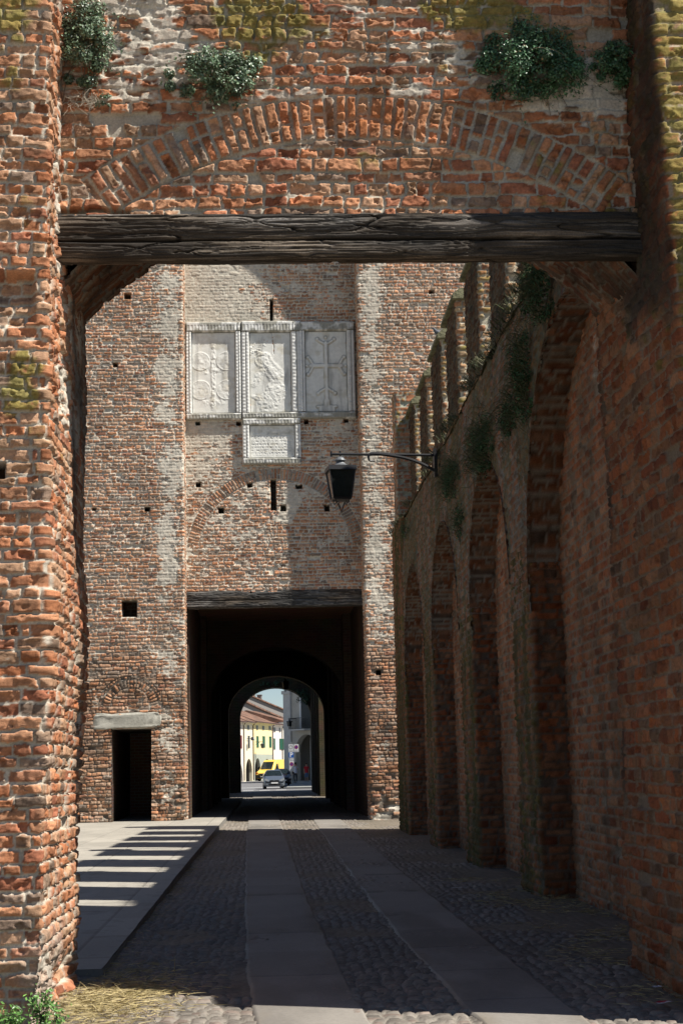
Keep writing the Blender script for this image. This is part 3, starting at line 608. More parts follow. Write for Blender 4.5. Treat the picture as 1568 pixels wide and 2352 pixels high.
# spandrels with blind arches
bays = [(PIL[i][1], PIL[i+1][0], 6.5 if i == 0 else 5.95) for i in range(4)]
def f_sp(u, z, x, y):
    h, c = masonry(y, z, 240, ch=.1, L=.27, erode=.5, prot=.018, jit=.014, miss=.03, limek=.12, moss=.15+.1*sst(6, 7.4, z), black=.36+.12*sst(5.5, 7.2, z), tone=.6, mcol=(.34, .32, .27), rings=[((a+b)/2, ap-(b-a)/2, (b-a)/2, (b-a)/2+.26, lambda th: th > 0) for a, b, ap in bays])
    keep = np.ones(u.shape, bool)
    for a, b, ap in bays:
        r = (b-a)/2; zc_ = ap-r; cy = (a+b)/2
        keep &= ~((np.hypot(y-cy, np.maximum(z-zc_, 0)) < r-.035) & (np.abs(y-cy) < r-.035) & (z < ap)) 
    top = ZL + .22*(fbm(y*.8, y*0, 245, 4)-.5)*2
    keep &= z < top
    lean = .10*sst(6.2, ZL, z)       # the top of the spandrel leans back
    stk = fbm(y*5, z*.7, 249, 4); mo = sst(.38, .6, stk+.10*sst(4.2, 7.2, z))
    c = lerp(c, lerp(np.array([.075, .07, .04]), np.array([.055, .085, .02]), fbm(y*2.2, z*1.2, 251, 3)[..., None])*(.6+.8*fbm(y*18, z*4, 252, 3))[..., None], (.50*mo)[..., None])
    return h+.02*(fbm(y*.9, z*.9, 246, 3)-.5)*2-lean, c, keep
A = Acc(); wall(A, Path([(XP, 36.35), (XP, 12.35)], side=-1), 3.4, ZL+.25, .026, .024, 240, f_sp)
for a, b, ap in bays:
    r = (b-a)/2; zc_ = ap-r; cy = (a+b)/2; th = np.linspace(0, math.pi, 150); xs = np.linspace(XP-.03, XB_+.03, 18); T, X = np.meshgrid(th, xs, indexing='ij')
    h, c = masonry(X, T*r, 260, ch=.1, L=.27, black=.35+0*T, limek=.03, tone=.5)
    A.grid(np.stack([X, cy+(r-h)*np.cos(T), zc_+(r-h)*np.sin(T)], -1), c)
A.build('arcade', MB, ramp)
# rough sloping ledge, walk and body
def f_ledge(U, V): return ZL-.12 + (V-XP)*.55 + .12*(fbm(U*.8, V*0+2, 245, 4)-.5)*2 + .10*(fbm(U*2.2, V*3, 247, 4)-.5)
us = np.linspace(12.4, 39.2, 540); vs = np.linspace(XP+.05, 3.9, 26); U, V = np.meshgrid(us, vs, indexing='ij')
A = Acc(); A.grid(np.stack([V, U, f_ledge(U, V)], -1), lerp(np.array([.16, .14, .09]), np.array([.10, .12, .05]), fbm(U*3, V*3, 248, 3)[..., None])); A.build('ledge', MB, ramp)
bm = bmesh.new(); bx(bm, XB_+.1, 4.5, 12.4, 39.2, -.1, 7.2); bx(bm, 3.72, 4.02, 12.4, 39.2, 7.2, 8.1); bx(bm, 3.72, 4.45, 12.42, 13.9, 8.1, 10.6); bm_obj('masonry_core', bm, MCORE, ramp, world=True)  # the high near block is added out of view to shade the sidewalk
# merlons: near faces mossy and painted bright as if sunlit, the rest darkened as shade
MPAL = PAL*np.array([.8, .95, .9])
def make_merlon(seed, L=1.75, h0=2.35):
    A = Acc(); p = Path([(.2, 0), (.40, 0), (.40, L), (0., L), (0., 0), (.2, 0)], r=.035, side=-1)
    def f(u, z, x, y):
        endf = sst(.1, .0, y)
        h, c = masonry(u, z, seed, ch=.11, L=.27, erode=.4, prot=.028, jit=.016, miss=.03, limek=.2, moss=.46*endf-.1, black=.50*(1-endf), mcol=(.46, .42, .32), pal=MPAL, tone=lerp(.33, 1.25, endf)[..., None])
        return h, c, no_keep(u)
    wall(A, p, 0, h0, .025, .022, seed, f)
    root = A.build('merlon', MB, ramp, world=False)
    bm = bmesh.new(); prism(bm, [(-.10, h0-.02), (.50, h0-.02), (.50, h0+.07), (.34, h0+.20), (.06, h0+.20), (-.10, h0+.07)], 'y', -.09, L+.09)
    cap = bm_obj('coping', bm, MCAP, root, bevel=.015); bm = bmesh.new(); bx(bm, .06, .34, .06, L-.06, -.3, h0); fill = bm_obj('core', bm, MCORE, root)
    return root
MCAP = mat('lichened_coping', (.20, .19, .11), rough=.9, var=.45, vscale=7, bump=.6, bscale=20, bdist=.03)
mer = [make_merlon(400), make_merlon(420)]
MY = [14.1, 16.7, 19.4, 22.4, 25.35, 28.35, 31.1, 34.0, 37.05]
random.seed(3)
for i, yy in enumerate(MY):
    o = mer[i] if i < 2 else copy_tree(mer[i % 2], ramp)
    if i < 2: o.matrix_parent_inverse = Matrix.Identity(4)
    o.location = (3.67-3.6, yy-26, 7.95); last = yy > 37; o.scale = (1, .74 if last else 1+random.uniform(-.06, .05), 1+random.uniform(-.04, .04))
# end pier of the rampart
def f_ep(u, z, x, y):
    h, c = masonry(u, z, 280, ch=.11, L=.3, erode=.25, prot=.014, limek=.25, moss=.1+.3*sst(9.4, 10, z), black=.55*sst(9.7, 8.9, z), mcol=(.36, .36, .28))  # shade below the sunlit top is painted in as black
    h = h + .05*sst(0, .05, box_dist(x*0+z, z, 9.42, 9.62, 9.42, 9.62))
    return h, c, no_keep(u)
A = Acc(); wall(A, Path([(XP+.10, 39.25), (XP+.10, 38.45), (4.1, 38.45), (4.1, 39.25)], r=.04, side=-1), -.1, 10.95, .03, .026, 280, f_ep); 
A.build('end_pier', MB, ramp)
bm = bmesh.new(); bx(bm, XP+.18, 4.05, 38.52, 39.2, -.1, 10.93); bm_obj('masonry_core', bm, MCORE, ramp, world=True)

# ================================================================== GROUND, COBBLES, SLABS, SIDEWALK
mg = mat('dusty_ground', (.20, .17, .13), rough=.95, var=.25, vscale=.6, bump=.3, bscale=6, bdist=.05)
bm = bmesh.new(); bx(bm, -1500, 1500, -600, 3000, -1.2, -.06); g = bm_obj('ground', bm, mg); g['kind'] = 'structure'
ys = [1.0]
while ys[-1] < 103: ys.append(ys[-1] + (.05 if ys[-1] < 8.6 else max(.017, .00012*ys[-1]**2)))
ys = np.array(ys); xs = np.concatenate([np.linspace(-7, -3.7, 50), np.linspace(-3.6, -1.7, 60), np.linspace(-1.68, 3.9, 290), np.linspace(4.0, 7, 40)]); X, Y = np.meshgrid(xs, ys, indexing='ij')
def cobble(x, y, s, a=.105, b=.085):
    gx = x/a; gy = y/b; ix = np.floor(gx); iy = np.floor(gy); F1 = np.full(x.shape, 9.); F2 = np.full(x.shape, 9.); I = np.zeros(x.shape)
    for dx in (-1, 0, 1):
        for dy in (-1, 0, 1):
            jx = ix+dx; jy = iy+dy; px = jx+.5+(hsh(jx, jy, s)-.5)*.75 + .5*(jy % 2); py = jy+.5+(hsh(jx, jy, s+1)-.5)*.6
            px = jx+.5+(hsh(jx, jy, s)-.5)*.75
            d = np.hypot(gx-px, gy-py); nr = d < F1
            F2 = np.where(nr, F1, np.minimum(F2, d)); I = np.where(nr, hsh(jx, jy, s+2), I); F1 = np.where(nr, d, F1)
    return F1, F2, I
F1, F2, I = cobble(X+.03*vn(X*3, Y*3, 4), Y, 900)
fade = 1/(1+(Y/17)**4)
stn = sst(.04, .38, F2-F1)
lvl = fbm(X*1.5, Y*.8, 902, 3)
dirt = sst(.42, .62, fbm(X*1.3, Y*.9, 903, 4) + .35*sst(2.2, 3.0, X) + .25*sst(-1.0, -1.5, X)*sst(15, 11, Y) - .12 + .12*sst(13, 10, Y)*0)
hc = (stn*.026*(1-.75*dirt)*(.7+.6*I)) + .03*(lvl-.5) - .03*sst(2.9, 2.0, X)*0
c = lerp(np.array([.105, .092, .078]), np.array([.27, .232, .195]), I[..., None])*(.8+.4*fbm(X*6, Y*6, 904, 3))[..., None]
c = lerp(c, np.array([.30, .21, .17]), (.5*(hsh(np.floor(I*977), 0*I, 5) > .8))[..., None])
c = lerp(np.array([.34, .31, .26])*(.7+.5*fbm(X*9, Y*9, 905, 3))[..., None], c, (stn*fade + (1-fade)*.6)[..., None])
c = lerp(c, np.array([.22, .185, .135])*(.6+.7*fbm(X*7, Y*4, 906, 5))[..., None], (dirt*.75)[..., None])
c = c*(.66+.38*fbm(X*.9, Y*.7, 907, 4))[..., None]
A = Acc(); A.grid(np.stack([X, Y, hc-.02], -1), c); o = A.build('cobbled_road', MCOB); o['kind'] = 'structure'
# the two smooth slab tracks
def strip(name, L, Rr, y0, y1, seed, z=.012):
    yy = np.array(sorted(set(list(np.linspace(y0, 16, 460))+list(np.linspace(16, y1, 420))))); t = np.linspace(0, 1, 42)
    Yv, T = np.meshgrid(yy, t, indexing='ij')
    lx = np.interp(Yv, [p[0] for p in L], [p[1] for p in L]) + .022*(fbm(Yv*2.1, Yv*0, seed, 4)-.5)*2
    rx = np.interp(Yv, [p[0] for p in Rr], [p[1] for p in Rr]) + .022*(fbm(Yv*2.3, Yv*0, seed+1, 4)-.5)*2
    Xv = lx+(rx-lx)*T; k = Yv/1.55 + .05*(fbm(Xv*3, Yv*0, seed+6, 2)-.5); kk = np.floor(k); jd = np.abs(k-np.round(k))*1.55
    jd = np.where(hsh(np.round(k), 0*k, seed+2) > .2, jd, 1)
    edge = np.minimum(T, 1-T)*(rx-lx)
    h = z + .010*(fbm(Xv*1.2, Yv*.6, seed+3, 3)-.5) - .012*sst(.018, .004, jd) - .03*sst(.012, 0, edge)
    c = np.array([.275, .252, .222])*(.76+.14*hsh(kk, 0*kk, seed+4)+.22*fbm(Xv*2.5, Yv*1.4, seed+5, 5))[..., None]
    c = c*(1-.45*sst(.02, .004, jd))[..., None]; c = c*(1-.3*sst(.5, .75, fbm(Xv*1.3, Yv*.5, seed+8, 5)))[..., None]; c = lerp(c, np.array([.20, .16, .11])*np.ones(3), (.45*sst(.16, .0, edge)*sst(.4, .7, fbm(Xv*5, Yv*1.2, seed+9, 4)))[..., None]); c = lerp(c, np.array([.33, .30, .25]), (.6*sst(.05, .0, edge)*fbm(Xv*8, Yv*8, seed+7, 3))[..., None])
    A = Acc(); A.grid(np.stack([Xv, Yv, h], -1), c); o = A.build(name, MSLAB); o['kind'] = 'structure'; return o
strip('paved_track', [(1, .1), (7, -.05), (10.3, -.13), (12.5, -.2), (16.5, -.29), (23.7, -.4), (40, -.62), (60, -.8), (103, -1.1)], [(1, .85), (7, .66), (10, .61), (12.3, .55), (20, .43), (33, .37), (45, .29), (60, .2), (103, .0)], 1, 103, 950)
strip('paved_track', [(1, 1.6), (7, 1.36), (10, 1.27), (11, 1.25), (14.6, 1.17), (25, 1.17), (43, 1.24), (60, 1.3), (103, 1.4)], [(1, 2.3), (7, 1.98), (10, 1.94), (21, 1.95), (32, 2.02), (45, 2.08), (60, 2.1), (103, 2.2)], 1, 103, 970)
# raised sidewalk of large flags with a kerb course
KX = -1.36
yy = np.concatenate([np.linspace(12.85, 20, 200), np.linspace(20.03, 79, 420)]); tx = np.concatenate([np.linspace(-9, -4.2, 40), np.linspace(-4.15, KX, 160)])
Xs, Ys = np.meshgrid(tx, yy, indexing='ij'); kerb = Xs > KX-.34
jx = np.where(kerb, 9, np.abs((Xs-(KX-.34))/1.1-np.round((Xs-(KX-.34))/1.1))*1.1); jx = np.minimum(jx, np.abs(Xs-(KX-.34)))
row = np.where(kerb, Ys/1.7, Ys/1.9+.37*np.floor((Xs-(KX-.34))/1.1)); jy = np.abs(row-np.round(row))*1.8
jd = np.minimum(jx, jy); idr = hsh(np.floor(row), np.floor(Xs/1.1)*(~kerb), 77)
c = np.array([.39, .36, .305])*(.78+.13*idr+.30*fbm(Xs*1.1, Ys*.7, 980, 5))[..., None]*(1-.30*sst(.02, .006, jd))[..., None]
stn_ = sst(.64, .7, fbm(Xs*5, Ys*5, 985, 3)); c = c*(1-.15*stn_)[..., None]
SZ = lambda yv: .045+.065*sst(13, 28, yv)
A = Acc(); A.grid(np.stack([Xs+.012*(fbm(Ys*2.5, Ys*0, 986, 3)-.5)*(Xs > KX-.02), Ys, SZ(Ys)+.008*(fbm(Xs*.8, Ys*.5, 981, 3)-.5)-.006*sst(.015, .0, jd)], -1), c)
ey = yy; Yk, Zk = np.meshgrid(ey, np.linspace(-.05, .09, 8), indexing='ij'); ck = np.array([.22, .205, .18])*(.7+.6*fbm(Yk*3, Zk*9, 982, 3))[..., None]
A.grid(np.stack([KX+.008+.012*(fbm(Yk*2.5, Yk*0, 986, 3)-.5), Yk, np.where(Zk > 0, Zk*SZ(Yk)/.09, Zk)], -1), ck)
Xk, Zk = np.meshgrid(np.linspace(-9, KX+.01, 60), np.linspace(-.05, .09, 8), indexing='ij'); A.grid(np.stack([Xk, 12.84+0*Xk, np.where(Zk > 0, Zk*.5, Zk)], -1), np.array([.2, .19, .165])*(.8+.4*vn(Xk*5, Zk*9, 3))[..., None])
o = A.build('sidewalk', MSLAB); o['kind'] = 'structure'

# ================================================================== PLANTS
def leaves(A, P, N, size, cols, asp=.55, fold=.25, rngs=None):
    """P,N: (n,3); one folded leaf (two quads sharing the midrib) per point"""
    n = len(P); r = np.random.rand
    N = N/(np.linalg.norm(N, axis=1, keepdims=True)+1e-9); a = np.random.randn(n, 3); a -= N*(a*N).sum(1, keepdims=True); a /= np.linalg.norm(a, axis=1, keepdims=True)
    b = np.cross(N, a); s = size*(.6+.8*r(n))[:, None]; w = s*asp*.5
    base = P-a*s*.5; tip = P+a*s*.5; m1 = P-a*s*.1+b*w+N*w*fold; m2 = P-a*s*.1-b*w+N*w*fold; mid = P+a*s*.12
    V = np.stack([base, m1, tip, mid, m2], 1).reshape(-1, 3); i = np.arange(n)[:, None]*5
    Q = np.concatenate([i+np.array([[0, 1, 2, 3]]), i+np.array([[0, 3, 2, 4]])]); C = np.repeat(cols, 5, 0)
    A.quads(V, Q, C)
def blades(A, P, D, L, w, cols, droop=.4):
    n = len(P); D = D/np.linalg.norm(D, axis=1, keepdims=True); L = L*(.5+np.random.rand(n))[:, None]
    side = np.cross(D, np.random.randn(n, 3)); side /= np.linalg.norm(side, axis=1, keepdims=True)+1e-9; side = side*w
    p1 = P+D*L*.5; D2 = D+np.array([0, 0, -droop*2]); D2 /= np.linalg.norm(D2, axis=1, keepdims=True); p2 = p1+D2*L*.5
    V = np.stack([P-side, P+side, p1+side*.8, p1-side*.8, p2+side*.15, p2-side*.15], 1).reshape(-1, 3); i = np.arange(n)[:, None]*6
    A.quads(V, np.concatenate([i+np.array([[0, 1, 2, 3]]), i+np.array([[3, 2, 4, 5]])]), np.repeat(cols, 6, 0))
G1 = np.array([.052, .095, .045]); G2 = np.array([.11, .17, .085]); G3 = np.array([.16, .19, .06]); BR = np.array([.16, .12, .07])
def pcol(n, a=G1, b=G2, v=.35):
    t = np.random.rand(n, 1); return lerp(a, b, t)*(1-v+2*v*np.random.rand(n, 1))
def wall_bush(name, label, cat, c, rad, n, leaf, clumps=26, cols=(G1, G2), group=None, face='y', stems=10, droop=.25, gr=0, glen=.2):
    """a bush rooted in a wall. c centre of the outline, rad=(half width, outward depth, half height); face 'y': wall faces -Y, 'x': wall faces -X"""
    root = thing(name, label, cat, c, 0, group); A = Acc()
    w, d, hh = rad; cen = []; 
    for k in range(clumps):
        t = k*2.39996+np.random.randn()*.25; q = math.sqrt((k+.5)/clumps)*.86*(1+.10*np.random.randn()); q = q*(1.3 if k % 5 == 0 else 1); cen.append((w*q*math.cos(t), -d*(.15+.75*np.random.rand())*max(.2, 1.1-q*q), hh*q*math.sin(t)*(1 if np.random.rand() > .1 else 1.2)))
    cen = np.array(cen); cr = np.minimum(w, hh)*(.28+.26*np.random.rand(clumps))*np.where(np.arange(clumps) % 5 == 0, .55, 1); tone = .6+.8*np.random.rand(clumps)
    ci = np.random.randint(0, clumps, n); dv = np.random.randn(n, 3); dv /= np.linalg.norm(dv, axis=1, keepdims=True); rr = np.random.rand(n)**.45
    P = cen[ci]+dv*(cr[ci]*rr)[:, None]*np.array([1, .8, 1]); P[:, 1] = np.minimum(P[:, 1], -.004); P[:, 2] -= droop*np.abs(P[:, 1])*.5
    N = dv*.7+np.array([0, -.7, .5])+np.random.randn(n, 3)*.6; C = pcol(n, *cols)*tone[ci][:, None]; dry = np.random.rand(n) < .03; C[dry] = np.array([.24, .17, .08])
    if face == 'x': P = P[:, [1, 0, 2]]; N = N[:, [1, 0, 2]]
    leaves(A, P, N, leaf, C); Af = A
    if face == 'y' and n > 1000:      # loose shoots, some trailing, some dry
        SP = []; bs = bmesh.new()
        for q_ in range(26):
            k_ = np.random.randint(clumps); p_ = cen[k_]+np.array([0, -.01, 0]); a_ = random.uniform(0, 6.28); d_ = np.array([math.cos(a_), -.15, math.sin(a_)*.7-.25]); ln_ = random.uniform(.05, .15)+cr[k_]; pts_ = [tuple(p_)]
            for t_ in range(8):
                d_ = d_+np.array([random.gauss(0, .18), random.gauss(0, .05), -.10]); p_ = p_+d_*ln_/8; p_[1] = min(p_[1], -.006); pts_.append(tuple(p_)); SP += [p_+np.random.randn(3)*.006]*2
            tube(bs, pts_, list(np.linspace(.003, .001, len(pts_))), 4)
        SP = np.array(SP)+np.random.randn(len(SP), 3)*.007; SP[:, 1] = np.minimum(SP[:, 1], -.003); leaves(A, SP, np.random.randn(len(SP), 3)*.8+np.array([0, -.6, .4]), leaf*.95, pcol(len(SP), cols[0]*1.1, cols[1]*1.25)); bm_obj('shoots', bs, MTWIG, root)
    bm = bmesh.new()
    for k in range(stems):
        q = cen[np.random.randint(clumps)]; s0 = (q[0]*.25, .03, q[2]*.3-hh*.15); mid = (q[0]*.6, q[1]*.6, q[2]*.4-hh*.3); pts = [s0, mid, tuple(q)]
        if k % 3 == 0: pts = [s0, (q[0]*.6, -.04, -hh*.8), (q[0]*.8, -.02, -hh*(1.1+.4*np.random.rand()))]
        if face == 'x': pts = [(p[1], p[0], p[2]) for p in pts]
        tube(bm, pts, [.006, .004, .002], 5)
    bm_obj('stems', bm, MTWIG, root)
    if gr:
        P = np.stack([np.random.randn(gr)*w*.6, -np.random.rand(gr)*d*.5, np.random.randn(gr)*hh*.5], 1); D = np.stack([np.random.randn(gr)*.4, -np.random.rand(gr)-.2, np.random.rand(gr)*1.2-.2], 1)
        if face == 'x': P = P[:, [1, 0, 2]]; D = D[:, [1, 0, 2]]
        blades(Af, P, D, glen, .0035, lerp(np.array([.06, .08, .03]), np.array([.14, .13, .07]), np.random.rand(gr, 1)), droop=.6)
    Af.build('foliage', MLEAFD if face == 'x' else MLEAF, root, smooth=False, world=False)
    return root
MTWIG = mat('twigs', (.16, .12, .08), rough=.9, var=.3, vscale=40, bump=0)
def wb(x, y, rx, ry, n, leaf, name, label, **k):
    X, Z = xz(x, y, 10.88); s = 10.88/F
    return wall_bush(name, label, 'bush', (X, 10.88, Z), (rx*s, k.pop('d', .24), ry*s), n, leaf, **k)
DG = (np.array([.045, .10, .045]), np.array([.075, .17, .075])); LG = (np.array([.075, .125, .065]), np.array([.17, .24, .14]))
wb(198, 100, 66, 108, 6500, .024, 'wall_bush', 'dense grey-green bush high beside the left pier', cols=LG, group=None)
wb(500, 172, 112, 60, 7000, .024, 'wall_bush', 'wide grey-green bush growing just over the left side of the brick arch', cols=LG, clumps=34)
wb(1222, 150, 122, 92, 13000, .024, 'wall_bush', 'big dark green bush in the shade above the right side of the arch', cols=DG, clumps=44, d=.3)
wb(1410, 150, 46, 62, 3200, .024, 'wall_bush', 'small dark bush in the corner beside the shaded right pier', cols=DG)
wb(238, 228, 20, 18, 170, .02, 'wall_sprig', 'tiny green sprig below the bush by the left pier', cols=LG, clumps=6, d=.08, stems=3)
wb(540, 247, 13, 12, 80, .018, 'wall_sprig', 'tiny green sprig touching the top of the brick arch', cols=LG, clumps=4, d=.06, stems=2)
# dead roots hanging under the left bush
X, Z = xz(190, 235, 10.88); rt = thing('dry_roots', 'tangle of pale dry roots hanging below the left bush', 'roots', (X, 10.86, Z)); bm = bmesh.new()
for k in range(34):
    a = random.uniform(-.14, .10); p = [(a, 0, random.uniform(-.02, .1))]
    for s in range(4): p.append((p[-1][0]+random.uniform(-.05, .05), -random.uniform(.01, .07), p[-1][2]-random.uniform(-.01, .06)))
    tube(bm, p, [.0028, .0024, .002, .0016, .001], 4)
bm_obj('roots', bm, mat('dry_root', (.42, .37, .29), rough=.9, var=.2, bump=0), rt)
# plants on the rampart ledge
def rb(x, y, ry_, rz_, n, leaf, label, name='ledge_bush', Xw=3.2, **k):
    p = atX(x, y, Xw); return wall_bush(name, label, 'plant', (Xw-.02, p[1], p[2]), (ry_, k.pop('d', .4), rz_), n, leaf, face='x', cols=k.pop('cols', DG), **k)
rb(1255, 668, .45, .35, 2600, .03, 'dark ledge bush just under the big timber lintel, nearest of the rampart plants', gr=300, glen=.3, d=.3)
rb(1212, 860, .35, .62, 2600, .03, 'dark tuft hanging down the rampart beside the nearest arch', gr=400, glen=.3, d=.2)
rb(1178, 955, .35, .28, 900, .03, 'small dark tuft hanging directly under the longer rampart tuft', gr=200, glen=.25, d=.15)
rb(1120, 1025, 1.0, .38, 3200, .03, 'broad grassy bush on the rampart ledge right of the lantern arm', gr=600, glen=.3, d=.25)
rb(1043, 1100, .8, .35, 1800, .03, 'mossy bush on the rampart just below the end of the lantern arm', gr=400, glen=.3, d=.16)
rb(1060, 1195, .4, .3, 700, .03, 'small bush between the two farthest rampart arches', gr=100, glen=.2, d=.12)
rb(935, 1215, .9, .2, 300, .03, 'thin green growth at the far end of the rampart', gr=100, glen=.2, d=.1)
# long grass along the ledge
n = 3200; yy_ = 12.6+27*np.random.rand(n); dens = fbm(yy_*.6, yy_*0, 991, 3) > .42; yy_ = yy_[dens]; n = len(yy_)
P = np.stack([XP-.06+.35*np.random.rand(n), yy_, ZL-.05+.15*(fbm(yy_*.8, yy_*0, 245, 4)-.5)*2], 1); D = np.stack([-.6*np.random.rand(n)-.1, np.random.randn(n)*.4, .2+.6*np.random.rand(n)], 1)
A = Acc(); blades(A, P, D, .24, .006, lerp(np.array([.05, .07, .025]), np.array([.13, .12, .06]), np.random.rand(n, 1)), droop=.7)
o = A.build('ledge_grass', MGRASS, smooth=False); tag(o, 'long grass and dry stalks growing along the top of the rampart arches', 'grass', kind='stuff')
# weeds by the left pier foot: separate plants
def weed(x, y, n, label, hgt=.16, wid=.14, leaf=.035):
    root = thing('weed', label, 'weed', (x, y, 0), 0, None); A = Acc(); bm = bmesh.new(); PP = []; 
    for k in range(max(8, n//9)):
        a = random.uniform(0, 6.28); r = wid*random.random(); hh = hgt*1.35*random.uniform(.5, 1.15); tip = (r*math.cos(a), r*math.sin(a), hh); b0 = (tip[0]*.35, tip[1]*.35, -.01)
        tube(bm, [b0, (tip[0]*.6, tip[1]*.6, hh*.55), tip], [.003, .0022, .0012], 4)
        for s in range(14): t = random.uniform(.25, 1.05); PP.append((b0[0]+(tip[0]-b0[0])*t+random.gauss(0, .02), b0[1]+(tip[1]-b0[1])*t+random.gauss(0, .02), max(.01, hh*t+random.gauss(0, .012))))
    PP = np.array(PP); N = np.random.randn(len(PP), 3)*.6+np.array([.1, -.4, .9])
    leaves(A, PP, N, leaf, pcol(len(PP), np.array([.07, .17, .035]), np.array([.15, .30, .07])), asp=.42); A.build('foliage', MLEAF, root, smooth=False, world=False); bm_obj('stems', bm, MTWIG, root)
weed(-1.78, 9.95, 420, 'broad leafy weed in the bottom left corner of the picture', .17, .16)
weed(-1.58, 9.85, 320, 'second leafy weed from the corner at the foot of the left pier', .13, .14)
weed(-1.44, 10.1, 200, 'taller sprawling weed against the rubble foot of the left pier', .17, .09)
weed(-1.33, 9.95, 110, 'small outermost weed beside the sunlit cobbles', .13, .06)
# straw and dry grass
def straw(name, label, n, xr, yr, mask, z=.012, L=.07):
    x = np.random.uniform(*xr, n); y = np.random.uniform(*yr, n); k = mask(x, y); x = x[k]; y = y[k]; n = len(x)
    P = np.stack([x, y, z+.01*np.random.rand(n)], 1); D = np.stack([np.random.randn(n), np.random.randn(n), .12*np.random.rand(n)], 1)
    A = Acc(); blades(A, P, D, L, .0024, lerp(np.array([.30, .24, .10]), np.array([.52, .42, .22]), np.random.rand(n, 1)), droop=.05)
    o = A.build(name, MGRASS, smooth=False); tag(o, label, 'straw', kind='stuff')
straw('straw', 'pale straw strewn over the cobbles beside the left pier foot', 16000, (-1.5, .1), (9.6, 13.5), lambda x, y: np.exp(-((x+1.15)/.32)**2-((y-11.4)/.75)**2)*1.3 + .10*np.exp(-((x+1.0)/.3)**2) > np.random.rand(len(x)), L=.10)
straw('dry_grass', 'thin dry grass along the shaded kerb of the sidewalk', 2500, (-1.36, -1.0), (12.5, 40), lambda x, y: np.exp(-((x+1.33)/.12)**2)*fbm(y*1.3, x*0, 33, 3) > np.random.rand(len(x))*.6, L=.06)
straw('dry_litter', 'dry grass and leaf litter at the foot of the shaded right wall', 7000, (1.9, 3.5), (10.2, 22), lambda x, y: sst(2.05, 2.9, x)*sst(.4, .6, fbm(x*1.6, y*1.1, 903, 4))*(x < 3.15+.4*(y > 12.4)) > np.random.rand(len(x))*.9, L=.09)
# scraps of litter
def scrap(x, y, L, wd, rot, col, label, name='litter_scrap', z=.02):
    A = Acc(); a = np.linspace(0, 1, 14); b = np.linspace(0, 1, 7); U, V = np.meshgrid(a, b, indexing='ij'); s = hash(label) % 97*0 + int(abs(x*100+y*10))
    Xl = (U-.5)*L*(1-.3*V); Yl = (V-.5)*wd; Zl = z+.35*wd*np.abs(fbm(U*2.5, V*2, s, 2)-.3)+.002
    P = np.stack([x+Xl*math.cos(rot)-Yl*math.sin(rot), y+Xl*math.sin(rot)+Yl*math.cos(rot), Zl], -1); cc = np.array(col)*(.85+.3*vn(U*4, V*4, s))[..., None]
    if name == 'torn_wrapper': cc = lerp(np.array([.62, .6, .6])*np.ones(3), np.array([.42, .02, .04]), (sst(.45, .55, V+.2*(U-.5)))[..., None])
    A.grid(P, cc); tag(A.build(name, MSLAB), label, 'litter')
p = [ray(x, y) for x, y in ((1522, 2305), (1308, 2262), (1054, 2040), (1190, 2040), (1484, 2185), (1508, 2268), (1455, 2222))]; p = [EYE+r*(.02-1.6)/r[2] for r in p]
scrap(p[0][0], p[0][1], .15, .07, .5, (.5, .1, .1), 'torn red and white wrapper near the bottom right corner', 'torn_wrapper')
scrap(p[2][0], p[2][1], .22, .05, .1, (.72, .70, .66), 'flat white scrap alone on the shaded cobbles')
scrap(p[4][0]-.1, p[4][1], .07, .05, .9, (.7, .7, .68), 'tiny white scrap close to the foot of the right wall')
scrap(p[5][0], p[5][1], .09, .05, .4, (.66, .66, .7), 'crumpled pale scrap behind the red wrapper')
scrap(p[6][0], p[6][1], .07, .04, -.3, (.30, .07, .03), 'rusty brown scrap in the dry grass by the right wall')

# ================================================================== LANTERNS
def lantern(name, label, loc, rz, s, group=None, arm=None):
    t = thing(name, label, 'lantern', loc, rz, group)      # origin: the hanging point at the top
    def fr(z0, a0, z1, a1, bm):   # truncated square
        v = [bm.verts.new((sx*a*s, sy*a*s, z*s)) for z, a in ((z0, a0), (z1, a1)) for sx, sy in ((-1, -1), (1, -1), (1, 1), (-1, 1))]
        bm.faces.new(v[:4][::-1]); bm.faces.new(v[4:])
        for k in range(4): bm.faces.new((v[k], v[(k+1) % 4], v[4+(k+1) % 4], v[4+k]))
    bm = bmesh.new(); lathe(bm, [(.012*s, 0), (.012*s, -.07*s)], 8); tube(bm, [(0, 0, -.01*s), (0, 0, .06*s)], .016*s, 8); bm_obj('hook', bm, MIRON, t)
    bm = bmesh.new(); lathe(bm, [(.02*s, -.05*s), (.06*s, -.07*s), (.105*s, -.12*s), (.11*s, -.135*s), (.07*s, -.138*s)], 20); lathe(bm, [(.07*s, -.13*s), (.085*s, -.17*s), (.11*s, -.20*s), (.19*s, -.245*s), (.235*s, -.262*s), (.02*s, -.265*s)], 20)
    bm_obj('roof', bm, MIRONTOP, t, smooth=True)
    bm = bmesh.new(); fr(-.345, .275, -.255, .262, bm); bm_obj('hood', bm, MIRON, t)
    bm = bmesh.new(); fr(-.86, .165, -.345, .235, bm); bm_obj('glass', bm, MDARKGLASS, t)
    bm = bmesh.new()
    for sx in (-1, 1):
        for sy in (-1, 1): tube(bm, [(sx*.24*s, sy*.24*s, -.34*s), (sx*.17*s, sy*.17*s, -.875*s)], .014*s, 6)
    fr(-.90, .165, -.86, .185, bm); bm_obj('frame', bm, MIRON, t)
    bm = bmesh.new()
    for a in range(4):
        ca, sa = math.cos(a*math.pi/2+.785), math.sin(a*math.pi/2+.785)
        pts = [(.17, -.90), (.19, -.94), (.16, -.965), (.13, -.94), (.10, -.93), (.05, -1.02), (.008, -1.12)]
        tube(bm, [(r*s*ca, r*s*sa, z*s) for r, z in pts], .008*s, 5)
    bm_obj('finial', bm, MIRON, t)
    return t
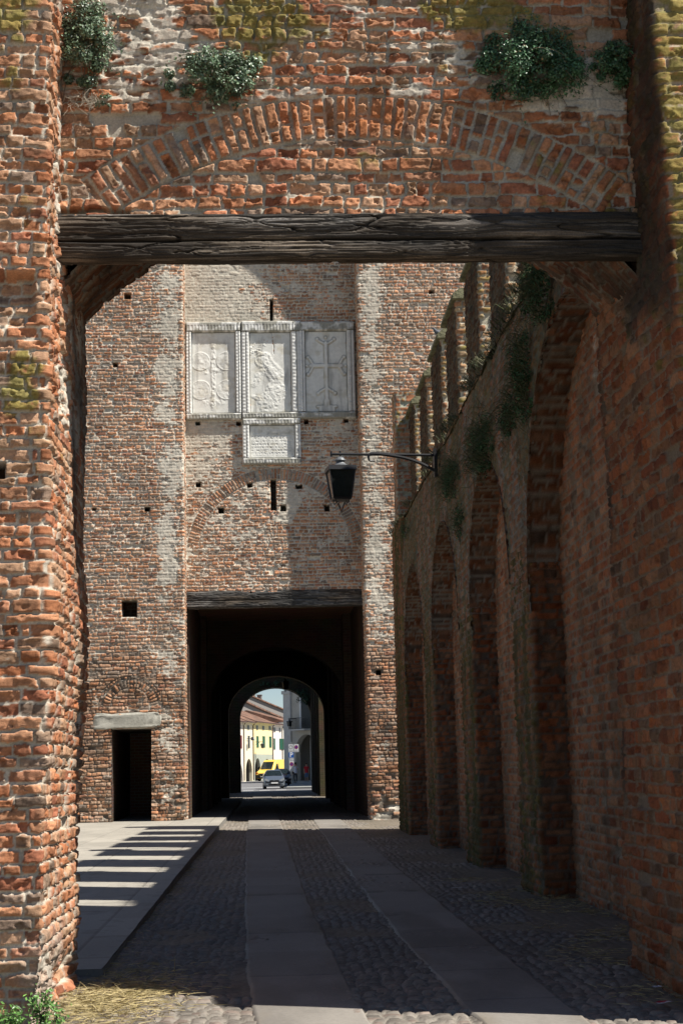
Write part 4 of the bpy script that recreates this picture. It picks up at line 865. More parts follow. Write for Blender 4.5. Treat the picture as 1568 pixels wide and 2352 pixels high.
P0 = atX(1003, 1040, 3.2); YL = P0[1]; ZA = P0[2]; xl_, zl_ = xz(781, 1044, YL); x_end, _ = xz(760, 1040, YL)
ln = lantern('wall_lantern', 'large black lantern hanging from an iron arm fixed to the rampart', (xl_, YL, ZA+.0), .12, .97)
bm = bmesh.new(); a0 = x_end-xl_; tube(bm, [(a0, 0, .0), (3.22-xl_, 0, .0)], .026, 10); tube(bm, [(a0, 0, -.05), (a0, 0, .05)], .02, 6)
bm_obj('arm', bm, MIRON, ln)
bm = bmesh.new(); q = [xz(x, y, YL) for x, y in ((862, 1057), (850, 1056), (847, 1045), (858, 1040), (900, 1043), (940, 1050), (975, 1062), (1006, 1078))]
pts = np.array([(x-xl_, 0, z-ZA) for x, z in q]); rad = [.012, .02, .026, .03, .034, .032, .03, .03]; tt = np.linspace(0, len(pts)-1, 36); sm = []
for t_ in tt:
    i_ = min(int(t_), len(pts)-2); f_ = t_-i_; p0_, p1_, p2_, p3_ = [pts[min(max(i_+k, 0), len(pts)-1)] for k in (-1, 0, 1, 2)]; sm.append(tuple(.5*(2*p1_+(p2_-p0_)*f_+(2*p0_-5*p1_+4*p2_-p3_)*f_**2+(3*p1_-p0_-3*p2_+p3_)*f_**3)))
tube(bm, sm, list(np.interp(tt, range(len(rad)), rad)), 8); bm_obj('scroll_brace', bm, MIRON, ln)
bm = bmesh.new(); bx(bm, 3.2-xl_-.03, 3.2-xl_+.03, -.06, .06, -.42, .12); bm_obj('wall_plate', bm, MIRON, ln)
for o in ln.children: pass
# lantern under the rear arch of the tower
Xh, Zh = xz(655, 1564, 78.6)
l2 = lantern('passage_lantern', 'small dark lantern silhouetted at the top of the far arch', (Xh, 78.6, Zh+.12), .3, .62)
bm = bmesh.new(); tube(bm, [(0, 0, .02), (0, 0, .6)], .02, 6); tube(bm, [(0, 0, .6), (0, .45, .6)], .02, 6); bm_obj('bracket', bm, MIRON, l2)

# pigeon on the rampart
def pigeon(label, loc, rz):
    t = thing('pigeon', label, 'pigeon', loc, rz)
    me = bpy.data.meshes.new('body'); pts = [((-.17, 0, .05), .016), ((-.09, 0, .075), .035), ((0, 0, .10), .058), ((.06, 0, .13), .052), ((.10, 0, .18), .028), ((.125, 0, .215), .027), ((.15, 0, .215), .012), ((.172, 0, .207), .005)]
    me.from_pydata([p for p, r in pts], [(i, i+1) for i in range(len(pts)-1)], []); o = link('body', me, t)
    sk = o.modifiers.new('s', 'SKIN'); me.skin_vertices[0].data[2].use_root = True
    for i, (p, r) in enumerate(pts): me.skin_vertices[0].data[i].radius = (r, r)
    o.modifiers.new('ss', 'SUBSURF').levels = 1; me.materials.append(mat('grey_feather', (.10, .11, .13), rough=.6, var=.3, vscale=30, bump=.2))
    bm = bmesh.new()
    for sy in (-1, 1): prism(bm, [(-.19, .045), (-.05, .10), (.05, .125), (.045, .075), (-.06, .055)], 'y', sy*.05, sy*.062)
    bm_obj('wings', bm, mat('dark_wing', (.05, .055, .065), rough=.6, var=.3, bump=0), t, bevel=.004)
    bm = bmesh.new()
    for sy in (-.02, .02): tube(bm, [(0, sy, .06), (.01, sy, .0)], .005, 5)
    bm_obj('legs', bm, mat('pink_leg', (.3, .1, .09), bump=0), t)
pp = atX(994, 808, 3.66)
pigeon('dark pigeon perched on a far coping of the rampart', (3.72, 31.8, 7.95+2.55), R(190))

# ================================================================== THE TOWN BEYOND
masph = mat('asphalt', (.19, .185, .185), rough=.85, var=.12, vscale=1.5, bump=.3, bscale=30, bdist=.01)
mwhite = mat('road_paint', (.78, .78, .76), rough=.6, var=.1, vscale=8, bump=0)
bm = bmesh.new(); bx(bm, -60, 60, 103.2, 330, -.06, -.006); o = bm_obj('street', bm, masph); o['kind'] = 'structure'
bm = bmesh.new()
for k in range(9):
    x = -4.2+k*1.15
    if x < 1.1: bx(bm, x, x+.72, 109.6, 110.4, -.002, .002)
bx(bm, -4.6, 1.0, 124.2, 125.2, -.002, .002)
o = bm_obj('road_marking', bm, mwhite); o['kind'] = 'structure'
mpav = mat('pavement_stone', (.30, .30, .28), rough=.8, var=.15, vscale=2, bump=.2)
bm = bmesh.new(); prism(bm, [(1.15, 114.5), (5, 112.8), (14, 112.8), (14, 200), (2.2, 200), (1.9, 150), (1.55, 128)], 'z', -.05, .12); o = bm_obj('pavement', bm, mpav); o['kind'] = 'structure'
bm = bmesh.new(); prism(bm, [(1.12, 114.4), (5, 112.7), (14, 112.7), (14, 112.4), (5, 112.4), (.95, 114.2)], 'z', -.05, .125); o = bm_obj('kerb', bm, mat('pale_kerb', (.6, .58, .52), rough=.8, var=.1, bump=0)); o['kind'] = 'structure'
# houses: a row whose facade plane runs slightly away to the right
HA = atY(548, 1794, 178.)[:2]; HB = atY(662, 1790, 205.)[:2]; hd = (HB-HA)/np.linalg.norm(HB-HA); hn = np.array([hd[1], -hd[0]])   # outward normal, towards us
hyaw = math.atan2(hd[1], hd[0])
def hz(zx, zy):   # close-up picture coordinates (x 620 + zx*.1913, y 1900 + zy*.1913 in photo pixels) -> distance along the row, height
    x = .8167*(620+zx*.19133); y = .8167*(1900+zy*.19133); r = ray(x, y); t = ((HA[0]-EYE[0])*hn[0]+(HA[1]-EYE[1])*hn[1])/(r[0]*hn[0]+r[1]*hn[1])
    p = EYE+r*t; return (p[0]-HA[0])*hd[0]+(p[1]-HA[1])*hd[1], p[2]
def hthing(name, label, zx): s, _ = hz(zx, 1500); return thing(name, label, 'house', (HA[0]+hd[0]*s, HA[1]+hd[1]*s, 0), hyaw), s
plaster = lambda n, c: mat(n, c, rough=.9, var=.06, vscale=1.2, bump=.2, bscale=10, bdist=.01)
mcream = plaster('cream_plaster', (.82, .76, .58)); myel = plaster('yellow_plaster', (.86, .74, .40)); mpink = plaster('pale_pink_plaster', (.84, .76, .66)); mwh = plaster('off_white_plaster', (.82, .78, .68))
mred = plaster('red_plaster', (.55, .20, .12)); mgrey = plaster('grey_render', (.24, .22, .20)); mstone = plaster('grey_stone_base', (.42, .44, .36))
mgreen = mat('green_shutter', (.008, .09, .045), rough=.5, var=.15, bump=0); mdglass = mat('dark_window', (.02, .025, .03), rough=.3, bump=0, spec=.15)
mredsh = mat('brown_red_shutter', (.16, .03, .03), rough=.5, bump=0); mpipe = mat('brown_pipe', (.10, .05, .03), rough=.4, bump=0, metal=.3); mshade = mat('portico_inside', (.12, .08, .055), rough=.9, bump=0)
mtile = bpy.data.materials.new('roof_tiles'); mtile.use_nodes = True
t = mtile.node_tree; b = t.nodes['Principled BSDF']; b.inputs['Roughness'].default_value = .9; gg = t.nodes.new('ShaderNodeTexCoord')
wv = t.nodes.new('ShaderNodeTexWave'); wv.bands_direction = 'X'; wv.inputs['Scale'].default_value = 1.6; wv.inputs['Distortion'].default_value = 1.2; wv.inputs['Detail'].default_value = 3; t.links.new(gg.outputs['Object'], wv.inputs['Vector'])
nz = t.nodes.new('ShaderNodeTexNoise'); nz.inputs['Scale'].default_value = 1.1; nz.inputs['Detail'].default_value = 7; t.links.new(gg.outputs['Object'], nz.inputs['Vector'])
cr = t.nodes.new('ShaderNodeValToRGB'); cr.color_ramp.elements[0].position = .35; cr.color_ramp.elements[0].color = (.11, .07, .05, 1); cr.color_ramp.elements[1].position = .65; cr.color_ramp.elements[1].color = (.33, .17, .11, 1)
t.links.new(nz.outputs['Fac'], cr.inputs[0]); t.links.new(cr.outputs[0], b.inputs['Base Color']); bp = t.nodes.new('ShaderNodeBump'); bp.inputs['Strength'].default_value = .8; bp.inputs['Distance'].default_value = .08; t.links.new(wv.outputs['Fac'], bp.inputs['Height']); t.links.new(bp.outputs[0], b.inputs['Normal'])
def house(name, label, zx0, zx1, m, wins, arches, pipes, ztop_l=690, base=None, shutters=()):
    root, s0 = hthing(name, label, zx0); s1 = hz(zx1, 1500)[0]; W_ = s1-s0; eave = hz((zx0+zx1)/2, ztop_l)[1]; H = eave
    # wall with arched openings cut out
    ar = []
    for (a, b, top) in arches:
        u0, u1 = hz(a, 1500)[0]-s0, hz(b, 1500)[0]-s0; zt = hz((a+b)/2, top)[1]; ar.append((max(u0, .05), min(u1, W_-.05), zt))
    bm = bmesh.new(); cur = 0; zl = max([q[2] for q in ar]+[0])+.25
    for (u0, u1, zt) in ar:
        if u0 > cur: bx(bm, cur, u0, 0, .35, -.1, zl)
        r = (u1-u0)/2; pts = [((u0+u1)/2+r*math.cos(math.pi*k/14), zt-r+r*math.sin(math.pi*k/14)) for k in range(15)]
        prism(bm, [(u1, zl), (u0, zl)] + pts[::-1][0:], 'y', 0, .35)
        cur = u1
    if cur < W_: bx(bm, cur, W_, 0, .35, -.1, zl)
    if base:
        bx(bm, 0, W_, 0, .35, zl, hz((zx0+zx1)/2, base)[1]); bm_obj('ground_floor', bm, mstone, root); bm = bmesh.new(); zl2 = hz((zx0+zx1)/2, base)[1]
    else: zl2 = zl
    bx(bm, 0, W_, 0, .35, zl2, H); wl = bm_obj('wall', bm, m, root)
    box('portico', .02, W_-.02, 2.8, 3.0, -.1, zl, mshade, root); box('rear_wall', .0, W_, 8.6, 9, -.1, H, m, root)
    bm = bmesh.new(); bx(bm, 0, .2, .36, 8.6, -.1, H); bx(bm, W_-.2, W_, .36, 8.6, -.1, H); bx(bm, .2, W_-.2, .36, 2.8, zl, zl+.15); bm_obj('side_walls', bm, mgrey, root)
    for (a, b, t0, t1, mm) in wins:
        u0, u1 = hz(a, t0)[0]-s0, hz(b, t0)[0]-s0; z1, z0 = hz(a, t0)[1], hz(a, t1)[1]
        w = box('window', u0-.04, u1+.04, -.03, .0, z0-.06, z1+.04, m, root); box('pane' if mm is mdglass else 'shutter', u0, u1, -.055, -.03, z0, z1, mm, w)
    for (a, b, t0, t1) in shutters:
        u0, u1 = hz(a, t0)[0]-s0, hz(b, t0)[0]-s0; z1, z0 = hz(a, t0)[1], hz(a, t1)[1]; bm = bmesh.new(); bx(bm, u0, u1, -.10, -.056, z0, z1); bm_obj('shutter', bm, mgreen, root)
    for a in pipes:
        u = hz(a, 1000)[0]-s0; bm = bmesh.new(); tube(bm, [(u, -.08, .1), (u, -.08, H-.35), (u-.1, -.3, H-.1)], .055, 6); bm_obj('downpipe', bm, mpipe, root)
    box('eaves', -.0, W_, -.45, .0, H-.10, H+.04, m, root); bm = bmesh.new(); tube(bm, [(0, -.5, H+.02), (W_, -.5, H+.02)], .07, 8); bm_obj('gutter', bm, mpipe, root)
    return root, W_, H
D = mdglass
def roof(root, W_, H, rise, depth=4.6, name='roof'):
    bm = bmesh.new(); prism(bm, [(-.55, H+.05), (depth, H+rise), (9.3, H+.05), (9.3, H-.05), (-.55, H-.05)], 'x', -.02, W_+.02); return bm_obj(name, bm, mtile, root)
h0 = house('town_house', 'leftmost sunlit house seen through the arch, pinkish with dark red shutters', 150, 340, mpink, [(262, 309, 880, 1072, mredsh), (180, 220, 880, 1072, mredsh)], [(180, 330, 1230)], [335], 680)
h1 = house('town_house', 'cream house with one narrow dark window and a small square one above it', 346, 478, mcream, [(390, 418, 733, 795, D), (398, 424, 886, 1066, D)], [(374, 466, 1226)], [473], 690)
h2 = house('town_house', 'yellow house with three tall green shutters over a grey stone band', 480, 765, myel, [(520, 546, 736, 797, D), (610, 638, 742, 799, D), (706, 735, 746, 801, D), (524, 555, 892, 1060, mgreen), (613, 648, 893, 1060, mgreen), (710, 743, 897, 1060, mgreen)], [(508, 590, 1216), (640, 735, 1226)], [762], 700, base=1160)
h3 = house('town_house', 'pale pink house with open green shutters right of the yellow one', 768, 905, mpink, [(776, 802, 765, 828, D), (858, 874, 770, 832, D), (776, 798, 925, 1088, mgreen), (885, 932, 930, 1088, D)], [(785, 880, 1236)], [902], 725, shutters=((862, 886, 928, 1085), (888, 918, 930, 1090)))
h4 = house('town_house', 'narrow off-white house beside the grey palace, farthest right of the row', 908, 1060, mwh, [(915, 930, 745, 795, D), (985, 1010, 930, 1088, D)], [(950, 1030, 1250)], [], 690)
for (rt_, W_, H), rise in ((h0, 2.2), (h1, 2.2), (h2, 2.1), (h3, 1.2), (h4, 1.6)): roof(rt_, W_, H, rise)
# taller buildings behind: gable flank with a sloping tiled roof
def flank(name, label, pts, depth, back, m, chim=()):
    """pts: close-up outline of the sloping top; the flank stands 'back' metres behind the row"""
    root = thing(name, label, 'building', (HA[0]-hn[0]*back, HA[1]-hn[1]*back, 0), hyaw)
    def h2_(zx, zy):
        x = .8167*(620+zx*.19133); y = .8167*(1900+zy*.19133); r = ray(x, y); o_ = HA-hn*back; t = (o_[0]*hn[0]+o_[1]*hn[1]-EYE[0]*hn[0]-EYE[1]*hn[1])/(r[0]*hn[0]+r[1]*hn[1])
        p = EYE+r*t; return (p[0]-o_[0])*hd[0]+(p[1]-o_[1])*hd[1], p[2]
    Q = [h2_(*p) for p in pts]; bm = bmesh.new(); prism(bm, Q + [(Q[-1][0], 0), (Q[0][0], 0)], 'y', 0, depth); wl = bm_obj('wall', bm, m, root)
    bm = bmesh.new(); n = len(Q); up = .55; prism(bm, [(a, b+.02) for a, b in Q] + [(a, b+.02+.22) for a, b in Q[::-1]], 'y', -.45, depth+.3); rf = bm_obj('roof', bm, mtile, root)
    # the roof tilts up behind the verge so that its tiles show
    bm = bmesh.new(); v = [bm.verts.new((a, -.3, b+.26)) for a, b in Q] + [bm.verts.new((a, depth+.3, b+.26+up*3.2)) for a, b in Q[::-1]]; bm.faces.new(v)
    bmesh.ops.solidify(bm, geom=list(bm.faces), thickness=.15); bm_obj('tiled_slope', bm, mtile, root)
    for (cx, cy, w_, h_) in chim:
        a, b = h2_(cx, cy); bm = bmesh.new(); bx(bm, a-w_, a+w_, .6, .6+2*w_, b-1.2, b+h_); bx(bm, a-w_-.12, a+w_+.12, .48, .72+2*w_, b+h_, b+h_+.14); bm_obj('chimney', bm, mgrey, rf)
    return root
flank('gabled_building', 'grey flank with a red verge sloping down behind the cream and yellow houses', [(150, 330), (345, 400), (560, 500), (760, 585), (960, 668)], 5.5, 12, mgrey, chim=((330, 430, .35, .5),))
flank('gabled_building', 'highest grey building with a brown tiled roof and a chimney against the sky', [(150, 170), (430, 310), (700, 425), (985, 540)], 8, 24, mgrey, chim=((648, 330, .4, .5), (553, 290, .4, 1.3)))
# wall lamps on the houses
def arm_lamp(label, zx, zy, zx2):
    u, z = hz(zx, zy); u2, _ = hz(zx2, zy); root = lantern('house_lantern', label, (HA[0]+hd[0]*u2+hn[0]*.9, HA[1]+hd[1]*u2+hn[1]*.9, z), hyaw, .75)
    bm = bmesh.new(); tube(bm, [(0, 0, .05), (0, .95, .05)], .03, 6); tube(bm, [(0, .25, .05), (0, .6, -.12), (0, .95, -.35)], .02, 6); bm_obj('arm', bm, MIRON, root)
arm_lamp('small green lantern on an arm at the left edge of the yellow house', 505, 985, 505)
u, z = hz(385, 930); bo = thing('floodlight', 'boxy floodlight on a bracket in front of the cream house', 'floodlight', (HA[0]+hd[0]*u+hn[0]*.7, HA[1]+hd[1]*u+hn[1]*.7, z), hyaw)
box('housing', -.30, .22, -.15, .15, -.22, .16, mat('lamp_housing', (.06, .07, .09), rough=.4, bump=0), bo, bevel=.03); box('lens', -.24, .16, -.165, -.15, -.02, .12, mat('lamp_lens', (.6, .6, .62), rough=.1, bump=0), bo)
bm = bmesh.new(); tube(bm, [(0, .1, 0), (0, .7, 0)], .03, 6); tube(bm, [(-.6, .7, -.25), (1.3, .7, -.25)], .018, 5); bm_obj('bracket', bm, MIRON, bo)
# grey palace on the right with portico and balcony
PA = np.array([1.62, 166.]); pdir = np.array([.56, -.83]); pdir /= np.linalg.norm(pdir); pn = np.array([pdir[1], -pdir[0]]); pyaw = math.atan2(pdir[1], pdir[0])
def pz(zx, zy):
    x = .8167*(620+zx*.19133); y = .8167*(1900+zy*.19133); r = ray(x, y); t = (PA[0]*pn[0]+PA[1]*pn[1]-EYE[0]*pn[0]-EYE[1]*pn[1])/(r[0]*pn[0]+r[1]*pn[1]); p = EYE+r*t
    return (p[0]-PA[0])*pdir[0]+(p[1]-PA[1])*pdir[1], p[2]
mpal = mat('palace_plaster', (.50, .47, .40), rough=.9, var=.15, vscale=.9, bump=.3, bscale=8, bdist=.02); mpals = mat('palace_stone', (.55, .54, .50), rough=.8, var=.12, vscale=2, bump=.2)
pal = thing('palace', 'grey plastered palace in shade with tall corner pilaster, portico arch and balcony', 'building', (PA[0], PA[1], 0), pyaw)
PW = 9.0; aL, aT = pz(1100, 870)[0], pz(1230, 868)[1]; aR = aL+3.9; PH = 12.5
bm = bmesh.new(); r_ = (aR-aL)/2; sp_ = aT-1.75; pts = [((aL+aR)/2+r_*math.cos(math.pi*k/20), sp_+1.75*math.sin(math.pi*k/20)) for k in range(21)]
bx(bm, 0, aL, 0, .6, -.1, aT+.2); prism(bm, [(aR, aT+.2), (aL, aT+.2)]+pts[::-1], 'y', 0, .6); bx(bm, aR, PW, 0, .6, -.1, aT+.2); bx(bm, 0, PW, 0, .6, aT+.2, PH); bm_obj('wall', bm, mpal, pal)
bm = bmesh.new(); x1_ = pz(1045, 600)[0]; bx(bm, .0, x1_, -.18, -.002, -.1, pz(1000, 275)[1]); bx(bm, -.12, x1_+.12, -.32, -.0021, pz(1000, 275)[1]+.003, pz(1000, 225)[1]); bx(bm, -.05, x1_+.05, -.26, -.0022, -.1, .9); bm_obj('corner_pilaster', bm, mpals, pal, bevel=.02)
bm = bmesh.new(); bx(bm, 0, .5, .61, 14, -.1, PH); bx(bm, .5, PW, 13.5, 14, -.1, PH); bx(bm, .5, PW, .61, 13.5, aT+.25, aT+.5); bx(bm, .5, PW, 4.4, 4.6, -.1, aT+.2); bm_obj('side_walls', bm, mpal, pal)
box('roof', -.5, PW+.4, -.6, 14.3, PH, PH+.35, mtile, pal)
bm = bmesh.new()
for k in range(4): u0 = aL+.35+k*.85; bx(bm, u0, u0+.55, 1.6+k*.3, 1.75+k*.3, 0, sp_+.2); bx(bm, u0, u0+.7, 1.6+k*.3, 1.75+k*.3, sp_+.25, sp_+1.4)
bm_obj('portico_blinds', bm, mat('pale_blind', (.62, .60, .55), rough=.8, bump=0), pal)
dl, dt = pz(1192, 335); dr_ = pz(1345, 335)[0]; db = pz(1192, 785)[1]
dw = box('french_window', dl-.22, dr_+.22, -.05, .0, db, dt+.15, mpals, pal); box('pane', dl, dr_, -.075, -.05, db, dt, mdglass, dw); box('jamb', dl-.3, dl-.05, -.12, -.05, db, dt+.2, mat('white_jamb', (.75, .75, .72), bump=0), dw)
b0, bz = pz(1110, 795); b1 = pz(1345, 795)[0]; bal = box('balcony', b0, b1, -1.0, -.0025, bz-.15, bz, mpals, pal)
bm = bmesh.new()
for k in range(16): u = b0+.03+(b1-b0-.06)*k/15; bx(bm, u-.012, u+.012, -.97, -.945, bz, bz+1.15)
for v in (.05, 1.15): bx(bm, b0, b1, -.98, -.935, bz+v-.02, bz+v+.02)
for k in range(6): v = -.95+.9*k/5; bx(bm, b0+.0, b0+.025, v, v+.025, bz, bz+1.15)
bx(bm, b0, b0+.03, -.97, -.01, bz+1.13, bz+1.17); bm_obj('railing', bm, MIRON, bal)
u, z = pz(1115, 640); lx = PA+pdir*u+pn*.9; lp = lantern('palace_lantern', 'dark lantern on the palace wall just left of the balcony', (lx[0], lx[1], z), pyaw, .85)
bm = bmesh.new(); tube(bm, [(0, 0, .04), (0, .9, .04)], .035, 6); bm_obj('arm', bm, MIRON, lp)

rh_ = thing('corner_building', 'grey building right of the street whose shade covers the pavement', 'building', (11, 132, 0))
bm = bmesh.new(); bx(bm, 7.6, 15, 116.5, 158, -.05, 9.4); bm_obj('wall', bm, mpal, rh_, world=True); box('roof', 7.2, 15.4, 116.1, 158.4, 9.41, 9.8, mtile, rh_, world=True)
# ================================================================== SIGN POST
sp = thing('sign_post', 'grey pole carrying five parking signs on the pavement corner', 'sign post', (0, 0, 0)); SY = 127.
def sz(cx, cy): return xz(.8167*(700+cx*.12755), .8167*(2080+cy*.12755), SY)
SX = sz(945, 900)[0]; sp.location = (SX, SY, .12)
mmetal = mat('galvanised_metal', (.35, .36, .36), rough=.4, metal=.6, bump=0); mw = mat('sign_white', (.62, .62, .62), rough=.5, bump=0, var=.04); mblue = mat('sign_blue', (.012, .10, .42), rough=.5, bump=0, var=.04); mrd = mat('sign_red', (.40, .02, .03), rough=.5, bump=0); mpurp = mat('sign_deep_blue', (.05, .05, .30), rough=.5, bump=0); mgr = mat('sign_grey_ring', (.22, .20, .20), rough=.5, bump=0)
bm = bmesh.new(); tube(bm, [(0, 0, 0), (0, 0, 3.45)], .035, 10); bm_obj('pole', bm, mmetal, sp)
def disc(bm, x, z, r, y, n=28): bm.faces.new([bm.verts.new((x+r*math.cos(2*math.pi*k/n), y, z+r*math.sin(2*math.pi*k/n))) for k in range(n)])
def ring(name, x, z, r0, r1, y, m, parent):
    bm = bmesh.new(); n = 28; a = [bm.verts.new((x+r0*math.cos(2*math.pi*k/n), y, z+r0*math.sin(2*math.pi*k/n))) for k in range(n)]; b = [bm.verts.new((x+r1*math.cos(2*math.pi*k/n), y, z+r1*math.sin(2*math.pi*k/n))) for k in range(n)]
    for k in range(n): bm.faces.new((a[k], a[(k+1) % n], b[(k+1) % n], b[k]))
    return bm_obj(name, bm, m, parent)
def plate(cx0, cx1, cy0, cy1, m, label):
    x0, z1 = sz(cx0, cy0); x1, z0 = sz(cx1, cy1); o = box('sign', x0-SX, x1-SX, -.07, -.05, z0-.12, z1-.12, m, sp, bevel=.004); o['label'] = label; return o, x0-SX, x1-SX, z0-.12, z1-.12
def noparking(o, x, z, r):
    bm = bmesh.new(); disc(bm, x, z, r*.8, -.074); bm_obj('disc', bm, mpurp, o); ring('rim', x, z, r*.78, r, -.077, mrd, o)
    bm = bmesh.new(); q = .7071*r*.8; w = r*.09; v = [bm.verts.new(p) for p in ((x-q-w, -.08, z+q-w), (x-q+w, -.08, z+q+w), (x+q+w, -.08, z-q+w), (x+q-w, -.08, z-q-w))]; bm.faces.new(v); bm_obj('slash', bm, mrd, o)
def marks(o, x0, x1, z0, z1, rows, m):   # small print far too small to read: short dashes
    rr = random.Random(int(x0*1000)+rows)
    for r in range(rows):
        bm = bmesh.new(); x = x0+.05; zc_ = z1-(r+.5)*(z1-z0)/rows
        while x < x1-.06: w = rr.uniform(.02, .06); bx(bm, x, min(x+w, x1-.04), -.076, -.071, zc_-.009, zc_+.009); x += w+.02
        bx(bm, x0+.045, x1-.04, -.0725, -.0705, zc_-.010, zc_-.007); bm_obj('small_print', bm, m, o)
o, a, b_, c0, c1 = plate(868, 975, 108, 282, mw, 'white sign with an empty grey ring'); ring('ring', (a+b_)/2, c1-.24, .115, .15, -.077, mgr, o); marks(o, a, b_, c0+.02, c0+.14, 2, mgr)
o, a, b_, c0, c1 = plate(986, 1096, 106, 280, mw, 'white no parking sign on the right'); noparking(o, (a+b_)/2, c1-.24, .15); marks(o, a, b_, c0+.03, c0+.14, 2, mgr); box('stay', 0-.02, a+.05, -.05, -.035, c1-.25, c1-.21, mmetal, sp)
o, a, b_, c0, c1 = plate(876, 985, 287, 402, mblue, 'blue parking sign with a white P')
cu = bpy.data.curves.new('P', 'FONT'); cu.body = 'P'; cu.size = .50; cu.extrude = .003; cu.offset = .012; cu.align_x = 'CENTER'; to = bpy.data.objects.new('letter_source', cu); COL.objects.link(to); bpy.context.view_layer.update()
me = bpy.data.meshes.new_from_object(to.evaluated_get(bpy.context.evaluated_depsgraph_get())); COL.objects.unlink(to); bpy.data.objects.remove(to); me.materials.clear(); me.materials.append(mat('sign_letter_white', (.8, .8, .8), bump=0, var=.03))
lt = link('letter', me, o); lt.location = ((a+b_)/2, -.076, c0+.065); lt.rotation_euler = (R(90), 0, 0)
o, a, b_, c0, c1 = plate(880, 985, 408, 466, mw, 'small white supplementary plate under the P sign'); marks(o, a, b_, c0+.01, c1-.01, 2, mgr)
bm = bmesh.new(); bx(bm, a+.03, a+.10, -.076, -.071, c1-.11, c1-.04); bm_obj('pictogram', bm, mblue, o)
o, a, b_, c0, c1 = plate(885, 993, 474, 696, mw, 'lower white no parking sign'); noparking(o, (a+b_)/2, c1-.26, .155); marks(o, a, b_, c1-.52, c1-.42, 1, mgr)

# ================================================================== VEHICLES
def paint(n, c, metal=.3): return mat(n, c, rough=.32, metal=metal, bump=0, var=.05, vscale=3, spec=.5, coat=.6)
mtyre = mat('tyre_rubber', (.02, .02, .02), rough=.85, bump=0); mrim = mat('wheel_rim', (.4, .4, .42), rough=.35, metal=.7, bump=0); mcarglass = mat('car_glass', (.03, .045, .05), rough=.06, bump=0, spec=.7); mplast = mat('black_plastic', (.02, .02, .022), rough=.6, bump=0); mlamp = mat('headlight_glass', (.34, .36, .38), rough=.1, bump=0, spec=.7); mchrome = mat('chrome', (.75, .75, .77), rough=.15, metal=1, bump=0); mplate = mat('number_plate', (.8, .8, .78), rough=.5, bump=0); mamber = mat('amber_lens', (.6, .2, .03), rough=.2, bump=0)
def wheel(root, x, y, r, w):
    bm = bmesh.new(); prof = [(r*.62, -w/2), (r*.95, -w/2), (r, -w*.35), (r, w*.35), (r*.95, w/2), (r*.62, w/2)]
    n = 22; rings = [[bm.verts.new((x+z, y+rr*math.cos(2*math.pi*k/n), r+rr*math.sin(2*math.pi*k/n))) for k in range(n)] for rr, z in prof]
    for q, v in zip(rings, rings[1:]):
        for k in range(n): bm.faces.new((q[k], q[(k+1) % n], v[(k+1) % n], v[k]))
    bm.faces.new(rings[0]); bm.faces.new(rings[-1]); wh = bm_obj('wheel', bm, mtyre, root, smooth=False)
    bm = bmesh.new(); s = 1 if x > 0 else -1; 
    vs = [bm.verts.new((x+s*(w/2+.006), y+r*.6*math.cos(2*math.pi*k/16), r+r*.6*math.sin(2*math.pi*k/16))) for k in range(16)]; c = bm.verts.new((x+s*(w/2-.03), y, r))
    for k in range(16): bm.faces.new((vs[k], vs[(k+1) % 16], c))
    bm_obj('rim', bm, mrim, wh)
def loft(bm, st):
    """st: stations (y, [(x,z) half section from bottom centre outwards to top centre])"""
    rings = []
    for y, hs in st:
        pts = [(x, z) for x, z in hs] + [(-x, z) for x, z in hs[::-1] if abs(x) > 1e-6]; rings.append([bm.verts.new((x, y, z)) for x, z in pts])
    for q, v in zip(rings, rings[1:]):
        n = len(q)
        for k in range(n): bm.faces.new((q[k], q[(k+1) % n], v[(k+1) % n], v[k]))
    bm.faces.new(rings[0]); bm.faces.new(rings[-1][::-1])
